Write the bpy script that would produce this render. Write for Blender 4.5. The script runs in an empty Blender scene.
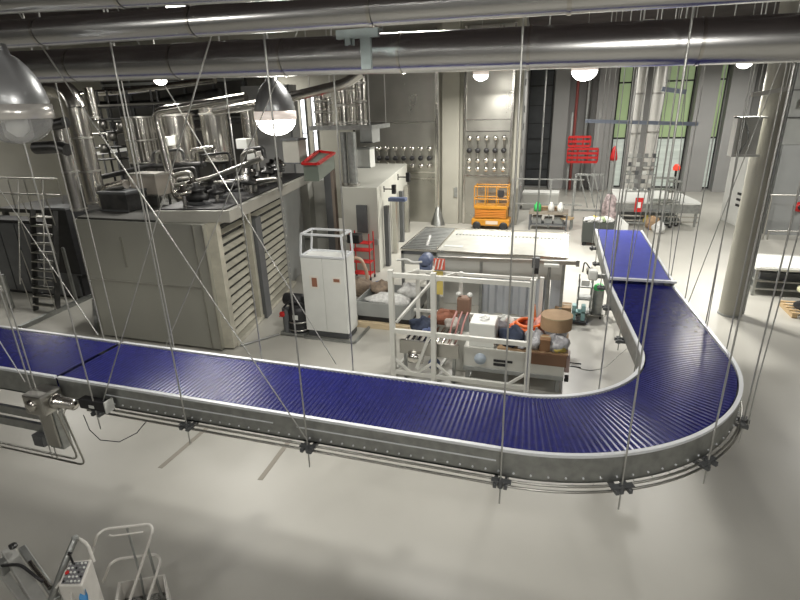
import bpy, bmesh, math, random
from math import sin, cos, pi, radians, hypot, atan2
from mathutils import Vector, Matrix
random.seed(7)
C = bpy.context.scene.collection
# ------------------------------------------------------------------ camera model (calibrated)
H = 5.5; FPX = 521.4; PITCH = .358; ROLL = -.029; YAW = radians(18.0)
_fw = Vector((0, cos(PITCH), -sin(PITCH))); _rt = Vector((1, 0, 0)); _up = _rt.cross(_fw)
rt = cos(ROLL)*_rt + sin(ROLL)*_up; up = -sin(ROLL)*_rt + cos(ROLL)*_up
RZ = Matrix.Rotation(YAW, 3, 'Z'); fw = RZ @ _fw; rt = RZ @ rt; up = RZ @ up
CAM = Vector((0, 0, H))
def ray(x, y): return fw*FPX + rt*(x-400) - up*(y-300)
def at(x, y, z=0.0):
    d = ray(x, y); return CAM + d*((z-H)/d.z)
def onY(x, y, Y):
    d = ray(x, y); return CAM + d*(Y/d.y)
def onX(x, y, X):
    d = ray(x, y); return CAM + d*(X/d.x)
def px2m(P, n): return n*((Vector(P)-CAM).dot(fw))/FPX
cam = bpy.data.cameras.new('camera'); co = bpy.data.objects.new('camera', cam); C.objects.link(co)
cam.sensor_width = 36; cam.lens = FPX/800*36; cam.clip_start = .05; cam.clip_end = 200
M3 = Matrix((rt, up, -fw)).transposed(); co.matrix_world = Matrix.Translation(CAM) @ M3.to_4x4()
bpy.context.scene.camera = co

# ------------------------------------------------------------------ materials
MATS = {}
def mat(name, col, rough=.5, metal=0., var=0., scale=3., bump=0., emit=None, es=0., alpha=1., trans=0., rvar=0., stretch=None):
    if name in MATS: return MATS[name]
    m = bpy.data.materials.new(name); m.use_nodes = True; nt = m.node_tree; b = nt.nodes['Principled BSDF']
    b.inputs['Base Color'].default_value = (*col, 1); b.inputs['Roughness'].default_value = rough; b.inputs['Metallic'].default_value = metal
    if alpha < 1: b.inputs['Alpha'].default_value = alpha
    if trans: b.inputs['Transmission Weight'].default_value = trans; b.inputs['IOR'].default_value = 1.3
    if emit: b.inputs['Emission Color'].default_value = (*emit, 1); b.inputs['Emission Strength'].default_value = es
    if var or bump or rvar:
        tc = nt.nodes.new('ShaderNodeTexCoord'); mp = nt.nodes.new('ShaderNodeMapping'); nz = nt.nodes.new('ShaderNodeTexNoise')
        nz.inputs['Scale'].default_value = scale; nz.inputs['Detail'].default_value = 6
        if stretch: mp.inputs['Scale'].default_value = stretch
        nt.links.new(tc.outputs['Object'], mp.inputs[0]); nt.links.new(mp.outputs[0], nz.inputs['Vector'])
        if var:
            r = nt.nodes.new('ShaderNodeValToRGB'); e = r.color_ramp.elements
            e[0].position = .3; e[1].position = .7
            e[0].color = (*[c*(1-var) for c in col], 1); e[1].color = (*[min(1, c*(1+var)) for c in col], 1)
            nt.links.new(nz.outputs['Fac'], r.inputs[0]); nt.links.new(r.outputs[0], b.inputs['Base Color'])
        if rvar:
            mr = nt.nodes.new('ShaderNodeMapRange'); mr.inputs['To Min'].default_value = max(.02, rough-rvar); mr.inputs['To Max'].default_value = rough+rvar
            nt.links.new(nz.outputs['Fac'], mr.inputs[0]); nt.links.new(mr.outputs[0], b.inputs['Roughness'])
        if bump:
            bp = nt.nodes.new('ShaderNodeBump'); bp.inputs['Strength'].default_value = bump; bp.inputs['Distance'].default_value = .02
            nt.links.new(nz.outputs['Fac'], bp.inputs['Height']); nt.links.new(bp.outputs[0], b.inputs['Normal'])
    MATS[name] = m; return m
conc = mat('floor_concrete', (.44, .43, .39), .36, 0, .08, .35, .02, rvar=.1)
inox = mat('stainless', (.66, .64, .60), .2, 1, .08, 2.5, .02, rvar=.07)
inoxd = mat('stainless_dull', (.50, .49, .46), .36, 1, .12, 1.5, .04, rvar=.08)
duct = mat('duct_sheet', (.70, .70, .70), .24, 1, .03, 3, .008, rvar=.04)
galv = mat('galvanised', (.36, .37, .36), .42, .8, .15, 9)
rodm = mat('rod_zinc', (.50, .50, .48), .35, .6)
white = mat('white_paint', (.72, .73, .70), .4, 0, .04, 2)
cream = mat('cream_sheet', (.60, .60, .56), .45, .1, .06, 1.5)
railw = mat('rail_white', (.75, .77, .8), .35, .2)
grey = mat('grey_paint', (.30, .31, .30), .5, 0, .06, 2)
dgrey = mat('dark_grey_paint', (.11, .115, .12), .5, .1, .1, 3)
black = mat('black_rubber', (.018, .018, .02), .5, 0, .2, 5)
darkst = mat('dark_steel', (.10, .10, .10), .4, .8, .3, 4)
blue = mat('belt_blue', (.014, .016, .125), .27, 0, .2, 14); blue.node_tree.nodes['Principled BSDF'].inputs['Specular IOR Level'].default_value = .3
bluef = mat('belt_blue_smooth_glint', (.055, .07, .42), .28, 0, .08, 5)  # smooth far belt, blue lightened to stand in for lamp glint
wallc = mat('wall_concrete', (.36, .35, .30), .7, 0, .08, .7)
wallg = mat('wall_grey', (.27, .27, .265), .7, 0, .07, .5)
fing = mat('fin_grey', (.36, .36, .355), .65, 0, .06, .6)
ceilm = mat('ceiling_dark', (.05, .04, .04), .9, 0, .3, 1)
panel = mat('steel_panel', (.46, .45, .41), .3, .9, .12, .8, .05, rvar=.1)
ahum = mat('ahu_sheet', (.50, .50, .455), .3, .6, .08, .5, .03, rvar=.06, stretch=(1, 1, .25))
orange = mat('orange_paint', (.48, .21, .015), .4, 0, .1, 6)
red = mat('red_paint', (.55, .02, .02), .4)
orng2 = mat('orange_hose', (.8, .16, .03), .5)
wood = mat('plain_wood', (.50, .36, .20), .7, 0, .2, 4, stretch=(1, 8, 8))
card = mat('cardboard', (.40, .27, .16), .8, 0, .1, 4)
plast = mat('plastic_bag', (.62, .62, .60), .25, 0, .2, 12, .6)
navy = mat('navy_cloth', (.03, .04, .07), .9, 0, .3, 12, .5)
green = mat('green_plastic', (.05, .45, .12), .4)
teal = mat('teal_paint', (.25, .42, .42), .5)
yel = mat('yellow_paper', (.62, .50, .14), .7)
motorb = mat('motor_blue_grey', (.12, .15, .25), .45)
lampgl = mat('lamp_glow', (1, 1, 1), .4, emit=(1, .97, .9), es=22)
glass = mat('clear_glass', (.85, .86, .86), .06, trans=.5, alpha=.5)
pane_g = mat('pane_green', (.30, .40, .20), .4, 0, .12, .8, emit=(.36, .46, .25), es=.35)
pane_w = mat('pane_white', (.5, .55, .5), .4, 0, .25, 1.2, emit=(.62, .68, .62), es=.3, stretch=(.3, 1, 3))
pane_d = mat('pane_dark', (.06, .065, .07), .3, 0, .3, .8)
pane_b = mat('pane_bright', (1, 1, 1), .4, emit=(.9, .95, 1), es=1.6)
shiny = mat('shiny_table', (.72, .72, .68), .25, .3, .05, 2)

# ------------------------------------------------------------------ mesh builder
class MB:
    def __init__(s): s.v = []; s.f = []; s.sm = []
    def add(s, vs, fs, smooth=False):
        n = len(s.v); s.v += [Vector(v) for v in vs]
        s.f += [tuple(i+n for i in f) for f in fs]; s.sm += [smooth]*len(fs); return s
    def hexa(s, p):   # 4 bottom ccw, 4 top ccw
        return s.add(p, [(3, 2, 1, 0), (4, 5, 6, 7), (0, 1, 5, 4), (1, 2, 6, 5), (2, 3, 7, 6), (3, 0, 4, 7)])
    def box(s, x0, y0, z0, x1, y1, z1):
        return s.hexa([(x0, y0, z0), (x1, y0, z0), (x1, y1, z0), (x0, y1, z0), (x0, y0, z1), (x1, y0, z1), (x1, y1, z1), (x0, y1, z1)])
    def cbox(s, c, sx, sy, sz, rz=0):
        c = Vector(c); R = Matrix.Rotation(rz, 3, 'Z'); p = []
        for z in (-.5, .5):
            for x, y in ((-.5, -.5), (.5, -.5), (.5, .5), (-.5, .5)): p.append(c + R @ Vector((x*sx, y*sy, z*sz)))
        return s.hexa(p)
    def prism(s, poly, z0, z1):
        n = len(poly); vs = [(x, y, z0) for x, y in poly]+[(x, y, z1) for x, y in poly]
        return s.add(vs, [tuple(range(n))[::-1], tuple(range(n, 2*n))]+[(i, (i+1) % n, n+(i+1) % n, n+i) for i in range(n)])
    def bar(s, a, b, w, h=None, upv=(0, 0, 1)):
        a = Vector(a); b = Vector(b); h = h or w; d = (b-a).normalized(); u = Vector(upv)
        if abs(d.dot(u)) > .95: u = Vector((0, 1, 0))
        x = d.cross(u).normalized()*w/2; y = x.cross(d).normalized()*h/2
        return s.hexa([a-x-y, a+x-y, a+x+y, a-x+y, b-x-y, b+x-y, b+x+y, b-x+y])
    def tube(s, pts, r, n=8, r2=None, caps=True):
        pts = [Vector(p) for p in pts]; rs = r if isinstance(r, (list, tuple)) else [r + ((r2 if r2 is not None else r)-r)*i/(len(pts)-1) for i in range(len(pts))]
        d0 = (pts[1]-pts[0]).normalized(); u = Vector((0, 0, 1)) if abs(d0.z) < .9 else Vector((1, 0, 0))
        x = d0.cross(u).normalized(); vs = []; fs = []
        for i, p in enumerate(pts):
            d = (pts[min(i+1, len(pts)-1)]-pts[max(i-1, 0)]).normalized()
            x = (x - d*x.dot(d)).normalized(); y = d.cross(x)
            for k in range(n):
                a = 2*pi*k/n; vs.append(p + (x*cos(a)+y*sin(a))*rs[i])
        for i in range(len(pts)-1):
            for k in range(n): fs.append((i*n+k, i*n+(k+1) % n, (i+1)*n+(k+1) % n, (i+1)*n+k))
        s.add(vs, fs, True)
        if caps:
            m = len(pts)-1; s.add([vs[k] for k in range(n)], [tuple(range(n))[::-1]]); s.add([vs[m*n+k] for k in range(n)], [tuple(range(n))])
        return s
    def lathe(s, c, prof, n=20, axis='Z'):   # prof: (r, h)
        c = Vector(c); vs = []; fs = []
        for r, h in prof:
            for k in range(n):
                a = 2*pi*k/n; p = (r*cos(a), r*sin(a), h)
                if axis == 'X': p = (h, r*cos(a), r*sin(a))
                if axis == 'Y': p = (r*cos(a), h, -r*sin(a))
                vs.append(c+Vector(p))
        for i in range(len(prof)-1):
            for k in range(n): fs.append((i*n+k, i*n+(k+1) % n, (i+1)*n+(k+1) % n, (i+1)*n+k))
        return s.add(vs, fs, True)
    def blob(s, c, rx, ry, rz, seed=0, amp=.18, n=14, m=9):
        rnd = random.Random(seed); ph = [rnd.uniform(0, 6) for _ in range(6)]; c = Vector(c); vs = []; fs = []
        for i in range(m+1):
            t = pi*i/m
            for k in range(n):
                a = 2*pi*k/n; q = 1+amp*(sin(3*a+ph[0]+2*t)+.7*sin(5*t+ph[1]+a*2)+.5*sin(7*a+ph[2]))/2
                vs.append(c+Vector((rx*sin(t)*cos(a)*q, ry*sin(t)*sin(a)*q, max(-rz*.8, rz*cos(t)*q))))
        for i in range(m):
            for k in range(n): fs.append((i*n+k, (i+1)*n+k, (i+1)*n+(k+1) % n, i*n+(k+1) % n))
        return s.add(vs, fs, True)
    def build(s, name, m, parent=None, origin=None, bev=0):
        if parent is not None:
            o0 = Vector((0, 0, 0)); p = parent
            while p is not None: o0 += p.location; p = p.parent
        elif origin is not None: o0 = Vector(origin)
        else:
            xs = [v.x for v in s.v]; ys = [v.y for v in s.v]; zs = [v.z for v in s.v]
            o0 = Vector(((min(xs)+max(xs))/2, (min(ys)+max(ys))/2, min(zs)))
        me = bpy.data.meshes.new(name); me.from_pydata([v-o0 for v in s.v], [], s.f); me.update()
        for p, k in zip(me.polygons, s.sm): p.use_smooth = k
        if isinstance(m, (list, tuple)):
            for q in m: me.materials.append(q)
        else: me.materials.append(m)
        bm = bmesh.new(); bm.from_mesh(me); bmesh.ops.recalc_face_normals(bm, faces=bm.faces); bm.to_mesh(me); bm.free()
        o = bpy.data.objects.new(name, me); C.objects.link(o)
        if parent is not None: o.parent = parent
        else: o.location = o0
        if bev:
            b = o.modifiers.new('bevel', 'BEVEL'); b.width = bev; b.segments = 2; b.limit_method = 'ANGLE'
        return o
def tag(o, label=None, cat=None, group=None, kind=None):
    if label: o['label'] = label
    if cat: o['category'] = cat
    if group: o['group'] = group
    if kind: o['kind'] = kind
    return o
def thing(name, loc, label, cat, group=None):
    o = bpy.data.objects.new(name, None); o.empty_display_size = .1; C.objects.link(o); o.location = Vector(loc); return tag(o, label, cat, group)
def struct(name, mb, m, parent=None, **k): return tag(mb.build(name, m, parent, **k), kind='structure') if parent is None else mb.build(name, m, parent, **k)
def dup(root, loc, label, rz=0, group=None):
    r = root.copy(); C.objects.link(r); r.location = Vector(loc); r.rotation_euler = (0, 0, rz); r['label'] = label
    if group: r['group'] = group
    for ch in list(root.children):
        c = ch.copy(); C.objects.link(c); c.parent = r
        for g in ch.children:
            d = g.copy(); C.objects.link(d); d.parent = c
    return r
def arc(c, r, a0, a1, n, z=None):
    return [(c[0]+r*cos(radians(a0+(a1-a0)*i/n)), c[1]+r*sin(radians(a0+(a1-a0)*i/n)), (c[2] if z is None else z)) for i in range(n+1)]
def fillet(pts, r, n=5):
    pts = [Vector(p) for p in pts]; out = [pts[0]]
    for i in range(1, len(pts)-1):
        a = (pts[i-1]-pts[i]); b = (pts[i+1]-pts[i]); q = min(r, a.length*.45, b.length*.45)
        A = pts[i]+a.normalized()*q; B = pts[i]+b.normalized()*q
        for k in range(n+1):
            t = k/n; out.append(A*(1-t)**2+pts[i]*2*t*(1-t)+B*t*t)
    out.append(pts[-1]); return out

# ------------------------------------------------------------------ ROOM
CEIL = 9.0
XL, XR, YB, YW, YF = -24., 15., -7., 25., 37.
struct('floor', MB().box(XL, YB, -.2, XR, YF, 0), conc)
struct('ceiling', MB().box(XL, YB, CEIL, XR, YF, CEIL+.2), ceilm)
struct('wall_left', MB().box(XL-.3, YB, 0, XL, YW, CEIL), wallc)
struct('wall_right', MB().box(XR, YB, 0, XR+.3, YF, CEIL), wallg)
struct('wall_front', MB().box(XL, YB-.3, 0, XR, YB, CEIL), wallg)
struct('wall_back', MB().box(XL, YW, 0, -2.2, YW+.3, CEIL), wallc)
struct('wall_side', MB().prism([(-2.2, YW+.3), (-2.86, YF), (-3.2, YF), (-2.55, YW+.3)], 0, CEIL), wallg)
# far wall with window openings
wins = [(-2.85, -1.35, .1, 'd'), (2.45, 3.25, .1, 'g'), (5.05, 6.66, .1, 'g'), (7.86, 8.34, .1, 'g')]
w = MB(); x = -2.86
for a, b, z0, k in wins:
    if a > x: w.box(x, YF, 0, a, YF+.3, CEIL)
    w.box(a, YF, 0, b, YF+.3, z0); w.box(a, YF, 8.2, b, YF+.3, CEIL); x = b
w.box(x, YF, 0, XR, YF+.3, CEIL); struct('wall_far', w, wallg)
for i, (a, b, z0, k) in enumerate(wins):
    f = MB()
    f.box(a, YF+.02, z0, a+.07, YF+.18, 8.2); f.box(b-.07, YF+.02, z0, b, YF+.18, 8.2)
    for z in (z0, 3.1, 6.35, 8.12): f.box(a+.07, YF+.02, z, b-.07, YF+.18, z+.09)
    if k == 'd':
        for z in (1.2, 2.2, 4.1, 5.2): f.box(a+.07, YF+.02, z, b-.07, YF+.14, z+.04)
    fo = struct('window_%d' % (i+1), f, black)
    if k == 'd': MB().box(a+.07, YF+.1, z0+.09, b-.07, YF+.12, 8.12).build('pane', pane_d, fo)
    else:
        MB().box(a+.07, YF+.1, 3.19, b-.07, YF+.12, 8.12).build('pane', pane_g, fo)
        MB().box(a+.07, YF+.1, z0+.09, b-.07, YF+.12, 3.1).build('pane', pane_w, fo)
# deep concrete fins between the windows
for i, (a, b) in enumerate([(-1.25, -.35), (1.3, 2.38), (6.72, 7.84), (8.40, 9.6)]):
    f = MB().box(a, YF-.7, 0, b, YF-.005, CEIL)
    struct('trim_%d' % (i+1), f, fing, bev=.02)
# grey dividing wall on the right
struct('wall_divider', MB().box(8.0, 25.0, 0, XR-.01, 25.2, 3.6), mat('divider_grey', (.30, .31, .31), .5, 0, .04, 1))

# free standing concrete pillar
pl = thing('pillar', (4.42, 15.0, 0), 'round beige-grey concrete pillar standing on the floor right of the belt curve', 'pillar')
MB().tube([(4.42, 15.0, 0), (4.42, 15.0, CEIL)], .27, 40).build('shaft', wallc, pl)
MB().tube([(4.42, 15.0, 0), (4.42, 15.0, .05)], .29, 40).build('base_joint', grey, pl)
MB().tube([(4.66, 14.78, .1), (4.66, 14.78, CEIL)], .03).build('conduit', galv, pl)
p0 = onY(741, 117, 14.3); p1 = onY(760, 157, 14.3)
pb = thing('junction_housing', (p0.x+.2, 14.55, p1.z), 'open sheet metal housing mounted on the left face of the beige pillar', 'metal box')
MB().box(p0.x-.05, 14.3, p1.z, p0.x+.0, 14.69, p0.z).box(p0.x, 14.3, p1.z, p1.x, 14.34, p1.z+.05).box(p0.x, 14.64, p1.z, p1.x, 14.69, p0.z).box(p0.x-.05, 14.3, p0.z-.03, p1.x, 14.64, p0.z).build('shell', mat('pale_sheet', (.55, .55, .52), .4, .2, .05, 3), pb)
MB().tube(fillet([(p0.x+.12, 14.5, p0.z-.03), (p0.x+.3, 14.45, (p0.z+p1.z)/2), (p0.x+.15, 14.5, p1.z+.05)], .2), .02).build('cable', galv, pb)

# ------------------------------------------------------------------ steel fronts on the back wall
def valves(x0, x1, n, zs, y, parent):
    for i in range(n):
        X = x0+(x1-x0)*i/(n-1)
        m = MB(); k = MB()
        for j, z in enumerate(zs):
            (k if j == 1 else m).lathe((X, y-.26, z), [(0, 0), (.10, 0), (.12, .05), (.12, .10), (.05, .13), (.05, .26)], 12, 'Y')
        m.tube([(X, y-.16, zs[0]), (X, y-.16, zs[-1])], .035)
        vo = m.build('valve', inox, parent); k.build('knob', black, vo)
def front(x0, x1, label, seams, n, zs, vx0, vx1):
    t = thing('wall_cladding', ((x0+x1)/2, YW-.12, 0), label, 'steel panel')
    p = MB().box(x0, YW-.16, .0, x1, YW-.02, 8.6)
    p.build('sheet', panel, t, bev=.01)
    s = MB()
    for z in seams: s.box(x0, YW-.19, z, x1, YW-.16, z+.05)
    s.box(x0, YW-.24, 0, x0+.10, YW-.16, 8.6).box(x1-.10, YW-.24, 0, x1, YW-.16, 8.6)
    s.build('seam_trim', inox, t)
    valves(vx0, vx1, n, zs, YW-.2, t)
    MB().box(vx0-.25, YW-.23, zs[-1]-.35, vx1+.25, YW-.16, zs[-1]-.28).build('drip_ledge', inox, t)
front(-10.2, -6.0, 'stainless wall cladding with a valve row, left of the concrete column', (4.7, 2.1), 9, (3.54, 3.1, 2.75), -9.7, -6.35)
front(-4.75, -2.55, 'stainless wall cladding with five valve columns behind the orange lift', (4.75, 4.25), 5, (4.0, 3.45, 3.0, 2.62), -4.45, -2.88)
cc = thing('wall_column', (-5.35, YW-.2, 0), 'beige concrete column between the two stainless wall claddings', 'column')
MB().box(-5.75, YW-.30, 0, -4.95, YW-.01, CEIL).build('shaft', wallc, cc, bev=.02)
MB().box(-5.15, YW-.36, 1.3, -5.0, YW-.30, 1.75).build('switch_box', galv, cc)
ps = thing('pipe_stand', (-5.85, 24.3, 0), 'tall steel pole rising from a black tripod cone by the concrete column', 'pole')
MB().tube([(-5.85, 24.3, .9), (-5.85, 24.3, 8)], .05).build('pole', inox, ps)
MB().lathe((-5.85, 24.3, 0), [(.34, 0), (.3, .2), (.1, .85), (.05, .9)], 4).build('cone_foot', galv, ps)
# dotted side column plates
for i, z in enumerate((1.2, 2.2, 3.0, 4.2, 5.0, 6.2)):
    tag(MB().box(-2.30, 27.2, z, -2.27, 27.6, z+.3).build('anchor_plate', grey), 'small square steel anchor plate in a vertical row on the grey side wall', 'plate', 'anchor plates on the grey side wall')

# ------------------------------------------------------------------ CONVEYORS
CX, CY, RI, BW = -.36, 6.93, 1.498, 1.06
RO = RI+BW; HB = 2.3; A2 = 5.0; T1 = 2.78
def pos(s, off, z):
    """s along the centreline (0 at arc start), off outward from the centreline"""
    R = RI+BW/2; L = R*radians(90+A2)
    if s < 0: return Vector((CX+s, CY-R-off, z))
    if s <= L:
        a = -pi/2+s/R; return Vector((CX+(R+off)*cos(a), CY+(R+off)*sin(a), z))
    a = radians(A2); t = min(s-L, T1); u = max(0, s-L-T1); a3 = radians(1.3)
    q = a if u <= 0 else a3
    return Vector((CX+R*cos(a)+off*cos(q)-sin(a)*t-sin(a3)*u, CY+R*sin(a)+off*sin(q)+cos(a)*t+cos(a3)*u, z))
LARC = (RI+BW/2)*radians(90+A2)
S_END = LARC+2.78
def ribbon(mb, s0, s1, o0, z0, o1, z1, ds, smooth=False, prof=None):
    n = max(1, int(round((s1-s0)/ds)))
    vs = []; fs = []
    for i in range(n+1):
        s = s0+(s1-s0)*i/n; dz = prof(i) if prof else 0
        vs += [pos(s, o0, z0+dz), pos(s, o1, z1+dz)]
    for i in range(n): fs.append((2*i, 2*i+1, 2*i+3, 2*i+2))
    mb.add(vs, fs, smooth)
def strip(mb, s0, s1, oa, ob, za, zb, ds=.08):      # closed rectangular section swept along the path
    n = max(1, int(round((s1-s0)/ds))); vs = []; fs = []
    for i in range(n+1):
        s = s0+(s1-s0)*i/n
        vs += [pos(s, oa, za), pos(s, ob, za), pos(s, ob, zb), pos(s, oa, zb)]
    for i in range(n):
        for k in range(4): fs.append((4*i+k, 4*i+(k+1) % 4, 4*i+4+(k+1) % 4, 4*i+4+k))
    fs += [(3, 2, 1, 0), (4*n, 4*n+1, 4*n+2, 4*n+3)]
    mb.add(vs, fs)
def pathtube(mb, s0, s1, off, z, r, ds=.12):
    n = max(2, int((s1-s0)/ds)); mb.tube([pos(s0+(s1-s0)*i/n, off, z) for i in range(n+1)], r, 6)
prof6 = [0, .009, .009, 0]
def make_conveyor(name, s0, s1, label, beltmat, ribbed=True, plate=(2.0, 2.27), dz=0, brackets=()):
    base = pos((s0+s1)/2, 0, 1.9)
    t = thing(name, base, label, 'conveyor')
    hb = HB+dz
    b = MB(); p = .056/4
    if ribbed: ribbon(b, s0, s1, -BW/2+.03, hb, BW/2-.03, hb, p, prof=lambda i: prof6[i % 4])
    else: ribbon(b, s0, s1, -BW/2+.03, hb+.01, BW/2-.03, hb+.01, .1)
    ribbon(b, s0, s1, -BW/2+.03, hb-.22, BW/2-.03, hb-.22, .1)
    b.build('belt', beltmat, t)
    for sgn, nm in ((1, 'outer'), (-1, 'inner')):
        r = MB(); e = sgn*BW/2
        strip(r, s0, s1, e-.012*(sgn > 0), e+.012*(sgn < 0), hb-.02, hb+.02)
        strip(r, s0, s1, min(e, e+sgn*.035), max(e, e+sgn*.03), hb-.012, hb+.02)
        r.build('edge_rail', railw, t)
        q = MB(); strip(q, s0, s1, min(e+sgn*.012, e+sgn*.03), max(e+sgn*.012, e+sgn*.03), plate[0]+dz, hb-.015)
        strip(q, s0, s1, min(e-sgn*.05, e+sgn*.03), max(e-sgn*.05, e+sgn*.03), plate[0]+dz, plate[0]+dz+.02)
        q.build('side_plate', galv, t)
    c = MB(); n = int((s1-s0)/.9)
    for i in range(n+1):
        s = s0+.1+(s1-s0-.2)*i/max(1, n)
        c.bar(pos(s, -BW/2+.02, hb-.26), pos(s, BW/2-.02, hb-.26), .05, .06)
    c.build('cross_beam', galv, t)
    return t
# main conveyor: straight, curve, straight
cv = make_conveyor('belt_conveyor', -5.75, S_END, 'long ribbed dark blue belt conveyor bending ninety degrees, hung on steel rods', blue)
# bolt heads and slots on the near plate
for i in range(70):
    s = -5.4+i*.13
    if s > LARC*.98: break
    MB().tube([pos(s, BW/2+.03, 2.06), pos(s, BW/2+.042, 2.06)], .011, 6).build('bolt', railw, cv)
sl = MB()
for s0, s1 in ((-5.0, -2.6), (-2.3, -.1)): strip(sl, s0, s1, BW/2+.031, BW/2+.036, 2.17, 2.185)
sl.build('cable_slot', railw, cv)
for off, z in ((.60, 1.99), (.615, 1.935)):
    m = MB(); pathtube(m, -5.3, LARC*.93, off, z, .014); m.build('conduit', inoxd, cv)
m = MB()
for i in range(60):
    s = -5.1+i*.16
    if s > LARC*.9: break
    m.bar(pos(s, BW/2+.02, 2.0), pos(s, .61, 1.99), .006)
m.build('wire_mesh', rodm, cv); 
# hanger brackets + rods
ZR = CEIL
def bracket(s, off, parent, z=2.0):
    k = MB(); d = -1 if off < 0 else 1
    k.bar(pos(s-.05, BW/2*d-.1*d, z-.03), pos(s-.05, off+.06*d, z-.03), .035, .045); k.bar(pos(s+.05, BW/2*d-.1*d, z-.03), pos(s+.05, off+.06*d, z-.03), .035, .045)
    k.tube([pos(s, off, z-.08), pos(s, off, z+.02)], .03, 6)
    k.bar(pos(s-.09, off, z), pos(s+.09, off, z), .06, .012)
    return k.build('hanger_bracket', dgrey, parent)
def rod(P, label, z0=None, z1=ZR, r=.009, grp=None):
    P = Vector(P); z0 = P.z if z0 is None else z0
    return tag(MB().tube([(P.x, P.y, z0), (P.x, P.y, z1)], r, 6).build('hanger_rod', rodm), label, 'rod', grp)
def s_of(deg): return (RI+BW/2)*radians(deg+90)
outer = [(-3.75, 'vertical steel hanger rod second from the left end of the long conveyor'), (-2.15, 'vertical hanger rod at the third bracket of the long conveyor front edge'),
         (-.04, 'vertical hanger rod on the front edge where the conveyor starts to bend'), (s_of(-65.8), 'vertical hanger rod on the outer curve, first after the bend starts'),
         (s_of(-42.6), 'vertical hanger rod at the middle of the outer curve'), (s_of(-19.8), 'vertical hanger rod at the right end of the outer curve')]
for s, lb in outer:
    bracket(s, .63, cv); P = pos(s, .63, 0); rod((P.x, P.y, 1.72), lb)
    if s < 0: 
        P2 = pos(s+.03, .72, 0)
for s, lb in [(LARC+.3, 'hanger rod on the right edge just past the curve'), (LARC+1.2, 'hanger rod on the right edge of the far straight, nearer one'), (LARC+2.3, 'hanger rod on the right edge of the far straight, farther one')]:
    bracket(s, .62, cv); P = pos(s, .62, 0); rod((P.x, P.y, 1.8), lb)
for s, lb in [(-4.9, 'hanger rod behind the rear edge nearest the large grey unit corner'), (-3.45, 'hanger rod behind the rear edge in front of the louvres'), (-2.1, 'hanger rod behind the rear edge in front of the white cabinet'),
              (.12, 'hanger rod on the inner edge in front of the cluttered machine'), (s_of(-50), 'hanger rod inside the curve over bare floor'), (s_of(-10), 'hanger rod at the inner end of the curve'), (LARC+1.0, 'inner-side hanger rod of the far straight near the curve'), (LARC+2.4, 'inner-side hanger rod of the far straight by the gas bottle')]:
    bracket(s, -.62, cv); P = pos(s, -.62, 0); rod((P.x, P.y, 1.8), lb)
# left conveyor unit
cl = make_conveyor('belt_conveyor', -13.0, -5.80, 'dark blue belt conveyor unit at the left edge with a gearmotor', blue, plate=(1.98, 2.25), dz=-.0)
m = MB(); yo = pos(-6, .56, 0).y
def lo(x0, x1, z0, z1, y0, y1): m.box(CX+x0, yo-y1, z0, CX+x1, yo-y0, z1)
for z in (1.62, 1.42): lo(-12.6, -6.1, z, z+.12, .0, .05)
m.build('lower_rail', galv, cl)
m = MB().box(CX-6.02, yo-.16, 1.30, CX-5.78, yo-.02, 2.1); m.build('end_post', galv, cl, bev=.01)
MB().box(CX-6.0, yo-.19, 1.35, CX-5.80, yo-.16, 1.95).build('cover_plate', inoxd, cl, bev=.01)
for dx, zb in ((0, 1.27), (.1, 1.20)):
    MB().tube(fillet([(CX-12.6, yo-.24, zb), (CX-5.45+dx, yo-.24, zb), (CX-5.6+dx, yo-.24, 2.0), (CX-5.6+dx, yo-.05, 2.0)], .12), .014, 6).build('conduit', inoxd, cl)
g = MB().box(CX-6.0, yo-.34, 1.93, CX-5.68, yo-.03, 2.22).build('gearbox', inoxd, cl, bev=.03)
MB().lathe((CX-5.86, yo-.38, 2.08), [(0, 0), (.06, 0), (.085, .02), (.085, .05)], 8, 'Y').build('shaft_cap', inox, g)
g = MB().lathe((CX-5.68, yo-.17, 2.08), [(.06, 0), (.10, .02), (.10, .10), (.075, .12), (.075, .34), (.02, .36), (0, .36)], 18, 'X').build('motor', inox, cl)
g = MB().box(CX-5.28, yo-.16, 2.03, CX-4.86, yo-.05, 2.16).build('control_box', black, cl, bev=.01)
MB().box(CX-5.12, yo-.165, 2.06, CX-5.04, yo-.16, 2.10).build('label_plate', white, g)
MB().box(CX-4.86, yo-.17, 2.02, CX-4.84, yo-.04, 2.18).build('end_cap', white, g)
MB().tube([(CX-5.2+.0, yo-.2, 1.97), (CX-5.1, yo-.25, 1.8), (CX-4.9, yo-.3, 1.72), (CX-4.6, yo-.3, 1.75), (CX-4.4, yo-.2, 1.85), (CX-4.3, yo-.12, 1.98)], .006, 5).build('loose_cable', black, cl)
m = MB().box(CX-6.35, yo-.14, 1.25, CX-6.17, yo-.02, 1.42); m.build('hanger_clamp', dgrey, cl)
P = onY(47, 440, 4.2)
for dx, lb in ((0, 'left one of two close hanger rods at the lower clamp of the left conveyor'), (.09, 'right one of two close hanger rods at the lower clamp of the left conveyor')):
    rod((P.x+dx, 4.2, 1.1), lb)
P = onY(97, 415, 4.2); rod((P.x, 4.2, 1.75), 'hanger rod beside the black control box of the left conveyor')
bracket(P.x-CX, .67, cl)
P = at(116, 340, 2.2); rod((P.x, 5.7, 2.0), 'hanger rod behind the joint of the two conveyor units'); P = at(112, 340, 2.2); rod((P.x-.2, 5.7, 2.0), 'hanger rod just left of the rear conveyor joint')

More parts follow.
